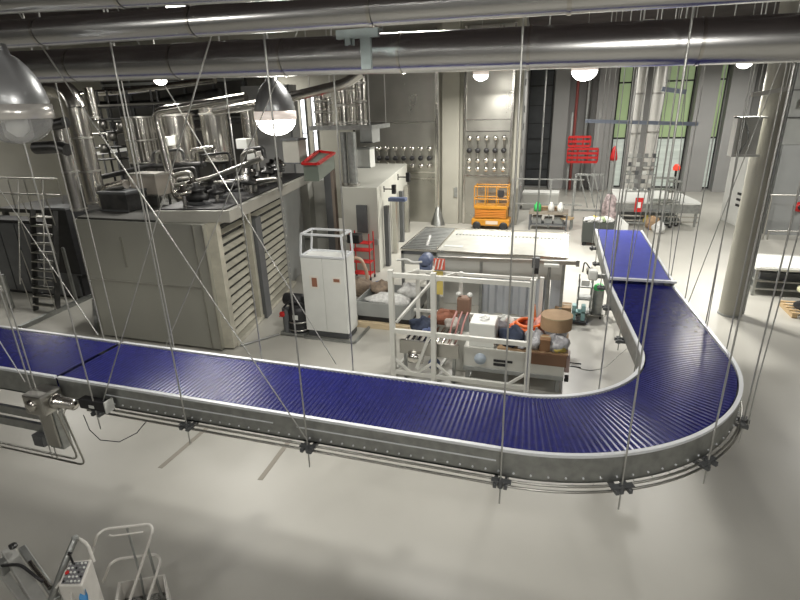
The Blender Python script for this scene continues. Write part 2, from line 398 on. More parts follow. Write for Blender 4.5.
# far flat conveyor section
cf = make_conveyor('belt_conveyor', S_END+.06, S_END+4.22, 'smooth blue belt conveyor section with lamp glint painted into its colour, at the far end with white side rails', bluef, False, dz=.06)
m = MB().bar(pos(S_END+.03, -BW/2-.03, HB+.09), pos(S_END+.03, BW/2+.05, HB+.09), .07, .04)
m.build('cross_bar', railw, cf)
m = MB().lathe(pos(S_END+4.22, -BW/2+.02, HB+.0), [(0, 0), (.07, 0), (.07, BW-.04), (0, BW-.04)], 12, 'X'); m.build('end_roller', railw, cf)
for s in (S_END+.7, S_END+2.4, S_END+3.8):
    for off in (-.62, .62):
        P = pos(s, off, 0); bracket(s, off, cf); rod((P.x, P.y, 1.9), 'thin hanger rod along the %s edge of the smooth far belt, %s' % ('left' if off < 0 else 'right', {0: 'near its cross bar', 1: 'half way along', 2: 'at its far end'}[int((s-S_END)/1.4)]))
# drive on the left of the cross bar
q = pos(S_END+.75, -.85, 2.25)
dm = thing('drive_motor', (q.x, q.y, 2.0), 'white gearmotor on the left side of the far belt cross bar', 'motor')
MB().box(q.x-.02, q.y-.10, 2.12, q.x+.16, q.y+.10, 2.32).build('gearbox', white, dm, bev=.03)
MB().lathe((q.x+.02, q.y+.10, 2.22), [(.07, 0), (.07, .25), (.03, .28), (0, .28)], 14, 'Y').build('motor_body', inoxd, dm)
MB().tube(fillet([(q.x+.02, q.y+.2, 2.28), (q.x-.1, q.y+.35, 2.4), (q.x-.12, q.y+.2, 2.2)], .1), .014).build('cable', black, dm)
MB().bar((q.x+.1, q.y, 2.2), (q.x+.32, q.y, 2.2), .08).build('mount', galv, dm)
# cross braces (thin diagonal rods) : two pixels in one vertical plane
def brace(a, b, Y, label, r=.007, Yb=None, ext=0):
    A = onY(*a, Y); B = onY(*b, Yb if Yb is not None else Y)
    if ext: A = A+(A-B).normalized()*ext
    tag(MB().tube([A, B], r, 6).build('brace_rod', rodm), label, 'rod')
    return A, B
brace((42, 47), (307, 440), 4.235, 'diagonal brace rod falling right to the third front bracket', ext=1.2)
brace((212, 33), (99, 415), 4.235, 'diagonal brace rod falling left to the bracket beside the black control box', ext=1.)
brace((27, 230), (98, 335), 5.7, 'diagonal brace rod crossing the dark stairs at the left', ext=4)
brace((276, 82), (165, 347), 5.7, 'diagonal brace rod falling left behind the conveyor across the grey unit', ext=1.5)
brace((163, 83), (336, 364), 5.7, 'diagonal brace rod falling right behind the conveyor to the louvres', ext=1.5)
brace((0, 342), (25, 382), 4.25, 'short diagonal brace rod at the left picture edge', ext=3)
brace((728, 200), (687, 306), 9.35, 'diagonal brace rod leaning right from the right edge of the far straight', ext=3.5)
brace((729, 200), (707, 327), 8.2, 'steep brace rod right of the far straight close to the pillar', ext=4)
brace((800, 227), (758, 380), 6.0, 'brace rod at the right picture edge in front of the pillar', ext=4)
brace((758, 380), (747, 428), 6.0, 'lower end piece of the brace rod at the right curve bracket')
brace((688, 70), (668, 279), 10.2, 'brace rod rising from the right end of the cross bar', ext=2)
brace((648, 70), (612, 276), 10.2, 'brace rod rising from the left end of the cross bar', ext=2)
brace((668, 80), (623, 303), 9.3, 'brace rod over the middle of the far straight', ext=2)

# ------------------------------------------------------------------ overhead ducts
def overhead(name, pts, r, label, bands):
    t = thing(name, (pts[0]+pts[-1])/2 - Vector((0, 0, r[0])), label, 'duct')
    MB().tube(pts, r, 48).build('tube', duct, t)
    a, b = pts[0], pts[-1]
    for k in bands:
        p = a.lerp(b, k); d = (b-a).normalized(); rr = r[0]+(r[-1]-r[0])*k
        MB().tube([p-d*.012, p+d*.012], rr+.006, 48, caps=False).build('joint_band', inox, t)
    return t
Y0 = 4.95
def pipe_pts(Y, xa, ta, ba, xb, tb, bb, extl, extr):
    T0, B0 = onY(xa, ta, Y), onY(xa, ba, Y); T1, B1 = onY(xb, tb, Y), onY(xb, bb, Y)
    c0 = (T0+B0)/2; c1 = (T1+B1)/2; r0 = (T0-B0).length/2*.97; r1 = (T1-B1).length/2*.97
    L = (c1-c0).length; d = (c1-c0)/L; dr = (r1-r0)/L
    return [c0-d*extl, c0, c1, c1+d*extr], [r0-dr*extl, r0, r1, r1+dr*extr]
pts, rr = pipe_pts(Y0, 30, 51, 83, 790, 13, 63, 3.5, 4)
def kx(px, pts):     # fraction along the pipe seen at pixel column px
    y = 50; best = 0; bd = 1e9
    for i in range(2001):
        p = pts[0].lerp(pts[-1], i/2000); d = p-CAM; X = 400+FPX*d.dot(rt)/d.dot(fw)
        if d.dot(fw) > .1 and abs(X-px) < bd: bd = abs(X-px); best = i/2000
    return best
overhead('ventilation_duct', pts, [sum(rr)/4]*0 or rr, 'thick shiny round duct crossing the view above the long conveyor', [kx(q, pts) for q in (76, 178, 286, 402, 530, 700)])
pts2, rr2 = pipe_pts(3.45, 20, 19.5, 47.5, 600, -26, 13, 3, 3)
overhead('ventilation_duct', pts2, rr2, 'middle shiny round duct in front of and above the thick one', [kx(q, pts2) for q in (42, 195, 372, 570)])
pts3, rr3 = pipe_pts(3.0, 20, -14, 13, 300, -32, 0, 3, 3)
overhead('ventilation_duct', pts3, rr3, 'topmost shiny duct cut by the upper left picture edge', [kx(q, pts3) for q in (122,)])
# clamp between ducts
A = onY(338, 31, 4.5); B = onY(380, 37, 4.5)
ch = thing('channel_clamp', (A.x+.2, 4.5, B.z-.2), 'pale galvanised channel clamp hanging between the two ducts', 'clamp')
gz = mat('pale_zinc', (.50, .58, .58), .45, .5, .1, 8)
MB().box(A.x, 4.45, B.z, B.x, 4.50, A.z).box(A.x, 4.50, A.z-.012, B.x, 4.56, A.z).build('channel', gz, ch)
a2 = onY(345, 37, 4.48); b2 = onY(353, 45, 4.48)
MB().box(a2.x, 4.45, b2.z, b2.x, 4.46, B.z).box(a2.x, 4.45, b2.z, a2.x+.01, 4.52, B.z).box(b2.x-.01, 4.45, b2.z, b2.x, 4.52, B.z).build('clip', gz, ch)
a2 = onY(362, 47, 4.48); b2 = onY(373, 69, 4.48)
MB().prism([(a2.x, 4.44), (b2.x, 4.44), (b2.x-.01, 4.5), (a2.x+.01, 4.5)], b2.z, B.z).build('drop_bracket', gz, ch)
MB().tube([(b2.x-.04, 4.49, B.z), (b2.x-.04, 4.49, ZR)], .008, 6).build('rod', rodm, ch)
# strut channels hanging by the right windows
def strut(a, b, Y, label, m=galv):
    A = onY(*a, Y); B = onY(*b, Y); t = thing('strut_channel', (A+B)/2, label, 'metal channel')
    MB().bar(A, B, .07, .07).build('channel', m, t)
    for k in (.15, .85):
        p = A.lerp(B, k); MB().tube([p, (p.x, p.y, ZR)], .01, 6).build('drop_rod', rodm, t)
bgr = mat('blue_grey', (.30, .34, .42), .5, .3)
strut((585, 121), (698, 124), 12, 'long blue-grey channel hanging across the windows on the right', bgr)
strut((662, 89), (686, 92), 10, 'short grey channel hanging above the long blue-grey channel', bgr)
strut((752, 95), (792, 88), 11, 'steel double channel hanging in front of the right pillar', inoxd)

# ------------------------------------------------------------------ lamps
def lamp(px, Y, wpx, label, lit=True, power=500, scale_z=1., clear=False):
    P = onY(px[0], px[1], Y); R = px2m(P, wpx)/2
    t = thing('high_bay_lamp', P, label, 'lamp')
    m = MB().lathe(P, [(R*.98, 0), (R*1.0, R*.12), (R*.95, R*.4), (R*.84, R*.75), (R*.66, R*1.08), (R*.46, R*1.32), (R*.3, R*1.42), (R*.26, R*1.7), (0, R*1.7)], 28)
    m.build('reflector', mat('lamp_shell', (.42, .43, .44), .35, .7), t)
    MB().lathe(P, [(R*1.0, -R*.38), (R*1.04, -R*.36), (R*1.04, .01), (R*.98, .01)], 28).build('glass_band', mat('lamp_band', (.7, .68, .65), .25, .5) if not lit else mat('lamp_band_lit', (.8, .75, .7), .3, .2, emit=(1, .85, .75), es=.45), t)
    prof = [(R*.98*cos(a*pi/2/8), -R*.36-R*.75*sin(a*pi/2/8)) for a in range(9)]
    MB().lathe(P, prof, 28).build('diffuser', lampgl if lit else glass, t)
    MB().tube([P+Vector((0, 0, R*1.7)), (P.x, P.y, CEIL-.01)], .012, 6).build('suspension', rodm, t)
    if not lit: MB().lathe(P, [(R*.08, -R*.9), (R*.3, -R*.7), (R*.3, -R*.2), (R*.2, 0)], 16).build('bulb', mat('bulb_frost', (.7, .7, .68), .3), t)
    if lit: light(P+Vector((0, 0, -R*1.3)), power)
    return t
def light(P, power, size=.35, col=(1, .97, .90), point=False):
    l = bpy.data.lights.new('lamp_light', 'POINT' if point else 'AREA'); l.energy = power*(1.6 if point else 1); l.color = col
    if point: l.shadow_soft_size = .25
    else: l.shape = 'DISK'; l.size = size; l.spread = radians(170)
    o = bpy.data.objects.new('lamp_light', l); C.objects.link(o); o.location = P; return o
lamp((275, 112), 6.4, 40, 'lit high-bay lamp hanging left of centre above the long conveyor', power=60)
lamp((12, 106), 3.0, 66, 'large unlit high-bay lamp with clear dome at the upper left', lit=False)
lamp((585, 66), 18, 25, 'lit high-bay lamp hanging under the thick duct right of centre', power=430)
lamp((745, 60), 16, 14, 'small lit lamp just left of the beige pillar top', power=350)
lamp((481, 72), 21, 15, 'small lit lamp before the stainless cladding', power=500)
lamp((160, 78), 12.5, 12, 'small lit lamp above the pipework on the grey unit', power=140)
# unseen lamps added outside the view to brighten floor, ducts and machines
for i, (x, y, z_, pw) in enumerate([(.9, .6, 6.2, 175), (-5.0, -.5, 6.6, 50), (7.0, 2, 7.0, 90), (1.5, -4, 7.4, 130), (-5.5, -4.5, 7.6, 130), (10, 20, 7.6, 330), (8, 31, 7.6, 430), (-16, 4, 7.6, 110), (0, 30, 7.6, 340), (-15, 22.5, 7.8, 420), (-9.5, 12.2, 7.9, 150), (-2.6, 8.6, 8.1, 260), (-19.5, 14, 7.0, 260)]):
    t = thing('high_bay_lamp', (x, y, z_), 'unseen fill lamp added to light the hall, hanging from the ceiling outside the view', 'lamp', 'added fill lamps outside the view')
    MB().lathe((x, y, z_), [(.25, 0), (.22, .15), (.1, .45), (.08, .6), (0, .6)], 20).build('reflector', MATS['lamp_shell'], t)
    MB().lathe((x, y, z_), [(.24, 0), (.2, -.12), (.1, -.18), (0, -.2)], 20).build('diffuser', lampgl, t)
    MB().tube([(x, y, z_+.6), (x, y, CEIL-.01)], .012, 6).build('suspension', rodm, t)
    light((x, y, z_-.3), pw, 1.2, point=(y < 1))
wd = bpy.data.worlds.new('world'); bpy.context.scene.world = wd; wd.use_nodes = True
wd.node_tree.nodes['Background'].inputs[0].default_value = (.5, .55, .5, 1); wd.node_tree.nodes['Background'].inputs[1].default_value = .3
# ------------------------------------------------------------------ LARGE GREY UNIT (left)
FL, FR = Vector((-11.35, 9.56, 0)), Vector((-7.66, 9.56, 0))
dv = Vector((-.185, .983, 0)).normalized(); nv = Vector((dv.y, -dv.x, 0)); UL = 6.9; UH = 3.12
RR = FR+dv*UL; RL = FL+dv*UL
def S(t, out, z): return FR+dv*t+nv*out+Vector((0, 0, z))
un = thing('air_handling_unit', (FR+FL+RR+RL)/4, 'huge grey sheet metal unit with louvred right side behind the conveyor at left', 'machine')
MB().prism([(FL.x, FL.y), (FR.x, FR.y), (FR.x+dv.x*.12, FR.y+dv.y*.12), (RR.x-nv.x*.0, RR.y), (RL.x, RL.y)], 0.06, UH).build('casing', ahum, un)
m = MB()
for x0, x1, z0, z1 in ((FL.x, FR.x-.28, 1.58, 1.62),): m.box(x0, 9.535, z0, x1, 9.56, z1)
m.box(FR.x-.30, 9.53, .06, FR.x-.27, 9.56, UH).box(FL.x, 9.53, .06, FL.x+.04, 9.56, UH).box(FR.x-.03, 9.53, .06, FR.x, 9.56, UH)
m.build('panel_seam', inoxd, un)
MB().box(-10.05, 9.52, 2.0, -10.02, 9.56, 2.75).build('handle_strip', inoxd, un)
lv = mat('louvre_cream', (.52, .50, .42), .4, .2, .12, 5)
dr = mat('louvre_gap_shade', (.012, .012, .01), .7)  # near-black sheet colour paints the shade in the gaps between blades
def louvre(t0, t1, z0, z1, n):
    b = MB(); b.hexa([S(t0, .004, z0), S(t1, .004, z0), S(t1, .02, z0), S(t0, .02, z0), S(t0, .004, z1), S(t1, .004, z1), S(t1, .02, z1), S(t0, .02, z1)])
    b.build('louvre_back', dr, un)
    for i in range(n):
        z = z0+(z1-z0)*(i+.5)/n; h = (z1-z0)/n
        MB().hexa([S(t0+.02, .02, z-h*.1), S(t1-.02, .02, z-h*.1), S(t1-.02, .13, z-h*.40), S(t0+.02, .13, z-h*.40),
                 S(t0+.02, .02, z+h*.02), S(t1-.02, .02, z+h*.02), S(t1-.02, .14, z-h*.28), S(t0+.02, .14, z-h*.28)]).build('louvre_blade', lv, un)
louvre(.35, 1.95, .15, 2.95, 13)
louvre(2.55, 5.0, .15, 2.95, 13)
def sbar(t0, t1, o0, o1, z0, z1): return [S(t0, o0, z0), S(t0, o1, z0), S(t1, o1, z0), S(t1, o0, z0), S(t0, o0, z1), S(t0, o1, z1), S(t1, o1, z1), S(t1, o0, z1)]
MB().hexa(sbar(.12, .34, 0, .24, 0.05, UH)).build('corner_frame', lv, un)
MB().hexa(sbar(1.97, 2.12, 0, .24, 0.05, UH)).build('frame_post', lv, un)
MB().hexa(sbar(2.13, 2.52, 0, .34, 0.0, UH-.3)).build('dark_post', dgrey, un, bev=.01)
MB().hexa(sbar(.3, 5.1, 0, .26, .02, .12)).build('base_rail', lv, un)
MB().hexa(sbar(5.05, UL, 0, .1, .05, UH)).build('rear_panel', grey, un)
MB().hexa(sbar(.25, UL, -1.25, .55, UH, UH+.27)).build('roof_ledge', mat('ledge_grey', (.42, .41, .37), .45, .2, .05, 2), un, bev=.015)
MB().prism([(FL.x+.05, FL.y+.05), (FR.x-1.3, FR.y+.05), (RR.x-1.3, RR.y), (RL.x+.05, RL.y)], UH, UH+.05).build('roof', mat('roof_dark', (.05, .05, .045), .7), un)
MB().hexa(sbar(.35, UL-.1, -1.2, .42, UH+.27, UH+.30)).build('roof_mat', black, un)

# pipework standing on the roof --------------------------------------------------
ZT = UH+.05
def roof_y(px, z): return at(px[0], px[1], z)
def vcyl(name, top, bot, wpx, Y, label, cat='pipe', m=inox, flutes=0, rings=(0.0, 1.0), Yb=None, elbow=None, foot=True):
    A = onY(*top, Y); B = onY(*bot, Y); x = (A.x+B.x)/2; R = px2m(B, wpx)/2
    t = thing(name, (x, Y, B.z), label, cat)
    b = MB()
    if flutes:
        n = 96; prof = []
        vs = []; fs = []
        for z in (B.z, A.z):
            for k in range(n):
                a = 2*pi*k/n; q = R*(1+.035*cos(a*flutes)); vs.append((x+q*cos(a), Y+q*sin(a), z))
        for k in range(n): fs.append((k, (k+1) % n, n+(k+1) % n, n+k))
        b.add(vs, fs, True); b.add([vs[k+n] for k in range(n)], [tuple(range(n))])
    else: b.tube([(x, Y, B.z), (x, Y, A.z)], R, 24)
    b.build('shell', m, t)
    for k in rings:
        z = B.z+(A.z-B.z)*k; MB().tube([(x, Y, z-.02), (x, Y, z+.02)], R*1.06, 24).build('flange', inoxd, t)
    if foot:
        f = MB(); base = ZT if B.z > ZT+.05 else None
        if base is not None:
            for k in range(3):
                a = 2*pi*k/3+.4; f.bar((x+R*.75*cos(a), Y+R*.75*sin(a), base), (x+R*.75*cos(a), Y+R*.75*sin(a), B.z), .05)
            f.tube([(x, Y, B.z), (x, Y, B.z-.12*1.0)], [R*.95, R*.5], 16)
            f.build('support', darkst, t)
    return t, Vector((x, Y, A.z)), R
_, A, R = vcyl('exhaust_pipe', (58, 122), (80, 210), 15, 10.0, 'shiny vertical exhaust pipe at the left front corner of the large grey unit', rings=(.02, .45, .97), foot=False)
_, A, R = vcyl('exhaust_pipe', (72, 108), (100, 203), 19, 10.9, 'wide shiny exhaust pipe, second from the left on the grey unit', rings=(.02, .35, .7), foot=False)
e = MB().tube([A]+[A+Vector((-.5*(1-cos(a)), .0, .5*sin(a)))*1.0 for a in (.3, .6, .9, 1.2, 1.57)]+[A+Vector((-1.1, 0, .5))], R, 20)
tag(e.build('pipe_elbow', inox), 'shiny elbow bending left on top of the second exhaust pipe', 'pipe')
vcyl('exhaust_pipe', (86, 88), (97, 120), 10, 12, 'short shiny vertical pipe just under the thick duct at the left', rings=(.1,), foot=False)
vcyl('filter_vessel', (138, 117), (144, 162), 27, 14, 'fluted shiny filter vessel left of the tall grey pipe loop', 'vessel', flutes=14, rings=(0, .5, 1))
vcyl('filter_vessel', (173, 113), (182, 163), 36, 13.5, 'big polished vessel inside the grey pipe loop', 'vessel', rings=(0, .96))
vcyl('filter_vessel', (212, 108), (220, 160), 26, 13.8, 'polished vessel just right of the grey pipe loop', 'vessel', rings=(0, .9))
vcyl('filter_vessel', (247, 104), (252, 156), 14, 14.5, 'narrow polished vessel hidden behind the lit lamp', 'vessel', rings=(0, .9))
def poly(name, pxs, Y, rpx, label, m=inox, n=14, fr=.25, cat='pipe', dY=None):
    P = [onY(a, b, Y+(dY[i] if dY else 0)) for i, (a, b) in enumerate(pxs)]
    return tag(MB().tube(fillet(P, fr), px2m(P[0], rpx)/2, n).build(name, m), label, cat)
poly('pipe_loop', [(246, 97), (155, 112), (176, 199), (232, 203)], 11.6, 9, 'bent grey pipe looping round the big polished vessel')
poly('pipe_elbow', [(104, 206), (105, 188), (126, 184)], 10.6, 9, 'short bright pipe elbow on the roof of the grey unit', fr=.2)
poly('roof_pipe', [(98, 178), (150, 166), (205, 164)], 13, 5, 'thin dark pipe running below the vessels', darkst)
poly('roof_pipe', [(176, 186), (212, 178), (262, 158)], 11.4, 5, 'slanted thin pipe at the right of the pipe loop', inoxd)
poly('long_pipe', [(215, 112), (283, 99), (345, 84), (362, 72)], 12.5, 9, 'long shiny pipe rising right behind the lit lamp', dY=[0, 0, 0, 0])
poly('long_pipe', [(40, 97), (130, 91), (215, 80)], 16, 6, 'long bright thin pipe high above the pipework at left')
poly('long_pipe', [(0, 128), (50, 126), (66, 122)], 9, 10, 'dark horizontal pipe leaving the left edge under the clear lamp', darkst)
poly('long_pipe', [(36, 148), (58, 147), (68, 150)], 9.3, 12, 'short dark horizontal pipe below the clear lamp', darkst)
poly('long_pipe', [(100, 134), (160, 124), (255, 120)], 17, 5, 'thin grey horizontal pipe behind the polished vessels', darkst)
poly('long_pipe', [(98, 105), (150, 104), (220, 92)], 17, 7, 'dark pipe above the fluted vessel', darkst)
# control boxes and skids on the roof
def pbox(name, x0, y0, x1, y1, Y, D, m, label, cat, bev=.015, trim=None, legs=None):
    A = onY(x0, y0, Y); B = onY(x1, y1, Y); xa, xb = sorted((onY(x0, (y0+y1)/2, Y).x, onY(x1, (y0+y1)/2, Y).x))
    t = thing(name, ((xa+xb)/2, Y+D/2, B.z if legs is None else B.z-legs), label, cat)
    MB().box(xa, Y, B.z, xb, Y+D, A.z).build('body', m, t, bev=bev)
    if trim: MB().box(xa-.02, Y-.02, A.z-.05, xb+.02, Y+D+.02, A.z+.01).build('top_trim', trim, t); MB().box(xa-.01, Y-.015, B.z, xb+.01, Y+.0, B.z+.04).build('bottom_trim', trim, t)
    if legs:
        for sx in (xa+.05, xb-.05):
            for sy in (Y+.05, Y+D-.05): MB().bar((sx, sy, B.z-legs), (sx, sy, B.z), .05).build('leg', trim or galv, t)
    return t, xa, xb, B.z, A.z
pbox('control_box', 130, 174, 156, 196, 11.0, .5, mat('beige_box', (.42, .38, .33), .5), 'brown-beige box on a small steel stand on the grey unit roof', 'box', trim=inoxd, legs=.42)
pbox('control_box', 178, 208, 197, 222, 10.2, .6, MATS['ledge_grey'], 'pale low box at the front of the grey unit roof', 'box', trim=None)
pbox('control_box', 161, 137, 168, 146, 12.5, .3, white, 'tiny white box on the big vessel', 'box')
pbox('skid_box', 100, 192, 127, 212, 10.3, 1.2, darkst, 'dark low tank behind the front edge of the grey unit roof', 'box', trim=dgrey)
pbox('control_box', 283, 139, 299, 164, 14, .5, MATS['ledge_grey'], 'pale square cabinet just below right of the lit lamp', 'box', trim=dgrey)
pbox('control_box', 236, 139, 247, 149, 13, .4, white, 'small white junction box left of the lit lamp', 'box')
pbox('control_box', 246, 152, 258, 160, 13, .4, white, 'small white device under the lit lamp', 'box')
# valves and pumps along the roof ledge
rnd = random.Random(3)
for i in range(18):
    t_ = .7+i*.34; o_ = rnd.uniform(-1.0, .2); b = S(t_, o_, UH+.30)
    vt = thing('roof_valve', b, 'dark round valve actuator in the crowded row on the roof ledge', 'valve', 'valve actuators on the roof ledge')
    h = rnd.uniform(.15, .35)
    MB().tube([b, b+Vector((0, 0, h))], .05, 8).build('stem', inox, vt)
    MB().lathe(b+Vector((0, 0, h)), [(0, 0), (.16, .0), (.2, .04), (.2, .10), (.08, .13), (.07, .22), (0, .22)], 14).build('actuator_cap', darkst if i % 3 else inox, vt)
for i in range(6):
    b = S(1.0+i*.95, -.55, UH+.30)
    pt = thing('roof_pump', b, 'horizontal dark motor pump in the row on the roof ledge', 'pump', 'pumps on the roof ledge')
    MB().box(b.x-.3, b.y-.12, b.z, b.x+.3, b.y+.12, b.z+.05).build('foot', dgrey, pt)
    MB().lathe(b+Vector((-.28, 0, .17)), [(0, 0), (.1, 0), (.13, .05), (.13, .38), (.08, .42), (.08, .56), (0, .56)], 14, 'X').build('motor_body', black if i % 2 else darkst, pt)
for i in range(12):     # pipes weaving between the vessels and the ledge
    x0 = 110+rnd.uniform(0, 150); y0 = 150+rnd.uniform(0, 35); Y = 11.2+rnd.uniform(0, 2)
    w_ = rnd.uniform(10, 30); hgt = rnd.uniform(8, 22)
    poly('connecting_pipe', [(x0, y0+hgt), (x0, y0), (x0+w_, y0-3), (x0+w_+2, y0+hgt*.8)], Y, rnd.choice((2.5, 3.5, 5)), 'narrow bent pipe among the crowded roof pipework', rnd.choice((darkst, inox, inoxd, darkst)), 8, .12)
    C.objects[-1]['group'] = 'bent pipes among the roof pipework'
pk = thing('pipe_rack', (onY(115, 150, 15.5).x, 15.5, ZT), 'dark scaffold-like pipe rack behind the fluted vessel', 'rack')
for px in (96, 106, 116, 126, 150, 156):
    A = onY(px, 90, 15.5+(px % 3)*.3); MB().tube([(A.x, A.y, ZT-.1), (A.x, A.y, A.z)], .04, 6).build('upright', darkst, pk)
for py in (104, 118, 132, 146, 158):
    A = onY(92, py+2, 15.4); B = onY(205, py-3, 15.4); MB().tube([A, B], .045, 6).build('crossbar', darkst if py % 4 else inoxd, pk)
for px, py, w_ in ((103, 126, .3), (112, 138, .35), (121, 128, .25), (104, 150, .3)):
    A = onY(px, py, 15.2); MB().lathe((A.x, A.y, A.z), [(0, -.1), (w_/2, -.1), (w_/2, .15), (w_/3, .2), (0, .2)], 12).build('valve_body', inoxd, pk)
# dark machine housing behind with windows
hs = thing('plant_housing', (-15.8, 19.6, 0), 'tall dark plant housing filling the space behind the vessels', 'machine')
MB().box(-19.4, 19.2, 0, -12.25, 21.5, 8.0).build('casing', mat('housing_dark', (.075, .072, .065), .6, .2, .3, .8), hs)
m = MB()
for i in range(6): m.box(-19.35+i*1.38, 19.14, 0, -19.25+i*1.38, 19.2, 8.0)
m.build('seam_rib', dgrey, hs)
m = MB()
for z in (5.2, 5.9, 6.6): m.bar((-19.3, 19.05, z), (-12.3, 19.05, z), .10)
m.build('cable_tray', galv, hs)
pnl = MB()
A = onY(246, 95, 18.8); B = onY(300, 170, 18.8)
gp = thing('grey_housing', ((A.x+B.x)/2, 19, 0), 'plain grey upright housing right behind the lit lamp', 'machine')
MB().box(A.x, 18.5, 0, B.x, 19.1, A.z+.3).build('casing', wallg, gp)
MB().box(B.x-.05, 18.45, 0, B.x, 18.5, A.z+.3).build('edge', dgrey, gp)
# bright window strips on back wall
for i, (a, b) in enumerate(((300, 309), (311, 319))):
    A = onY(a, 97, YW-.03); B = onY(b, 156, YW-.03)
    f = MB().box(A.x-.04, YW-.06, B.z-.04, A.x, YW-.01, A.z).box(B.x, YW-.06, B.z-.04, B.x+.04, YW-.01, A.z).box(A.x-.04, YW-.06, B.z+1.1, B.x+.04, YW-.01, B.z+1.15)
    wo = struct('window_%d' % (5+i), f, dgrey)
    MB().box(A.x, YW-.04, B.z, B.x, YW-.02, A.z).build('pane', pane_b, wo)
# duct group on platform (310-375, 80-170)
pt = thing('pipe_platform', onY(340, 130, 15), 'steel platform carrying shiny vertical pipes right of the lit lamp', 'platform')
A = onY(308, 127, 14.6); B = onY(372, 127, 14.6)
MB().box(A.x, 14.6, A.z-.1, B.x, 16.2, A.z+.02).build('deck', galv, pt)
for x in (A.x+.1, B.x-.1):
    for y in (14.7, 16.1): MB().tube([(x, y, A.z), (x, y, CEIL)], .015, 6).build('hanger', rodm, pt)
zd = A.z+.02
for k, (x, yt, wd_, yy) in enumerate([(320, 95, 11, 15.0), (329, 97, 7, 15.2), (344, 80, 13, 15.0), (352, 80, 8, 15.5), (361, 72, 11, 15.2)]):
    T = onY(x, yt, yy); R = px2m(T, wd_)/2; X = onY(x, 110, yy).x
    t = thing('riser_pipe', (X, yy, zd), 'shiny vertical riser pipe %s on the steel platform' % ['at the left end', 'second from left, narrow', 'with flanges, in the middle', 'behind the middle one', 'at the right end, brightest'][k], 'pipe')
    MB().tube([(X, yy, zd), (X, yy, T.z)], R, 20).build('shell', inox, t)
    for q in (.06, .45, .8): MB().tube([(X, yy, zd+(T.z-zd)*q-.03), (X, yy, zd+(T.z-zd)*q+.03)], R*1.18, 20).build('flange', inoxd, t)
for k, (x, w_) in enumerate(((352, 9), (344, 6))):
    X = onY(x, 150, 16.8).x; T = onY(x, 132, 16.8); B = onY(x, 172, 16.8)
    t = thing('riser_pipe', (X, 16.8, B.z), 'steel pipe below the platform running down to the white machine, %s' % ('wider one' if k == 0 else 'thinner one'), 'pipe')
    MB().tube([(X, 16.8, 2.95), (X, 16.8, T.z)], px2m(B, w_)/2, 16).build('shell', galv, t)
    MB().tube([(X, 16.8, 2.95), (X, 16.8, 3.05)], px2m(B, w_)*.7, 16).build('flange', inoxd, t)
pbox('relay_cabinet', 355, 148, 370, 168, 17.6, .5, white, 'small pale cabinet on top of the white machine', 'cabinet', trim=galv)
pbox('fan_box', 360, 125, 372, 143, 17.5, .8, grey, 'dark grey motor housing above the small pale cabinet', 'machine', trim=dgrey)
# grey-green box with red rails
A = onY(302, 163, 13.5); 
rb = thing('carriage_frame', (A.x+.6, 13.5, A.z-.8), 'grey-green beam box with red top rails beside the lamp', 'machine part')
P0, P1, P2, P3 = onY(303, 165, 12.6), onY(318, 165, 12.6), onY(334, 154, 15), onY(318, 152, 15)
h = .42
MB().hexa([P0-Vector((0, 0, h)), P1-Vector((0, 0, h)), P2-Vector((0, 0, h)), P3-Vector((0, 0, h)), P0, P1, P2, P3]).build('beam', mat('grey_green', (.17, .20, .17), .5), rb, bev=.01)
up1 = Vector((0, 0, .03))
for a, b in ((P0, P3), (P1, P2)): MB().bar(a+up1, b+up1, .10, .06).build('red_rail', red, rb)
MB().bar(P0+up1, P1+up1, .1, .06).build('red_rail', red, rb); MB().bar(P3+up1, P2+up1, .1, .06).build('red_rail', red, rb)
# grey panels behind the louvre end
for k, (a, b, Y, m_, lb) in enumerate([(291, 307, 17.0, mat('partition_pale', (.46, .46, .42), .5, 0, .05, 1), 'plain grey upright panel just behind the louvred unit'), (308, 328, 17.4, mat('partition_paler', (.58, .58, .54), .5, 0, .05, 1), 'paler grey upright panel left of the dark post')]):
    A = onY(a, 180, Y); B = onY(b, 178, Y)
    t = thing('upright_partition', ((A.x+B.x)/2, Y, 0), lb, 'panel')
    MB().box(A.x, Y, 0, B.x, Y+.6, A.z).build('sheet', m_, t, bev=.01)
    MB().box(A.x-.02, Y-.03, 0, A.x+.02, Y, A.z).box(A.x, Y-.03, .9, B.x, Y, .96).build('edge_frame', galv, t)
X = onY(333, 230, 16.6).x
t = thing('dark_post', (X, 16.6, 0), 'dark square steel post left of the white machine', 'post')
MB().box(X-.16, 16.5, 0, X+.1, 16.75, 3.9).build('shaft', dgrey, t, bev=.01); MB().box(X+.1, 16.5, 0, X+.2, 16.7, 3.9).build('side_strip', mat('brown_strip', (.22, .18, .15), .6), t)
MB().box(X-.22, 16.45, 0, X+.26, 16.85, .03).build('foot_plate', galv, t)

# white machine ------------------------------------------------------------------
x0, x1 = onY(343, 225, 16.5).x, onY(378.5, 225, 16.5).x
wm = thing('white_machine', ((x0+x1)/2, 17.5, 0), 'large white boxy machine with dark rods on its right side behind the cabinet', 'machine')
zt = onY(343, 187, 16.5).z
TB0 = at(372, 164, zt); TB1 = at(405, 163.5, zt)
TB0 = Vector((x0-.25, 20.3, 0)); TB1 = Vector((x1+.0, 20.3, 0))
P = at(407, 164, zt)
yb = 23.8; xr = onY(407, 170, yb).x
MB().prism([(x0, 16.5), (x1, 16.5), (xr, yb), (xr-2.3, yb), (x0-.5, 18.5)], 0, zt).build('casing', mat('machine_pale', (.50, .50, .45), .45, 0, .04, 1), wm, bev=.02)
a, b = onY(356, 205, 16.45), onY(368, 233, 16.45)
MB().box(a.x, 16.42, b.z, b.x, 16.5, a.z).build('display_recess', dgrey, wm, bev=.01)
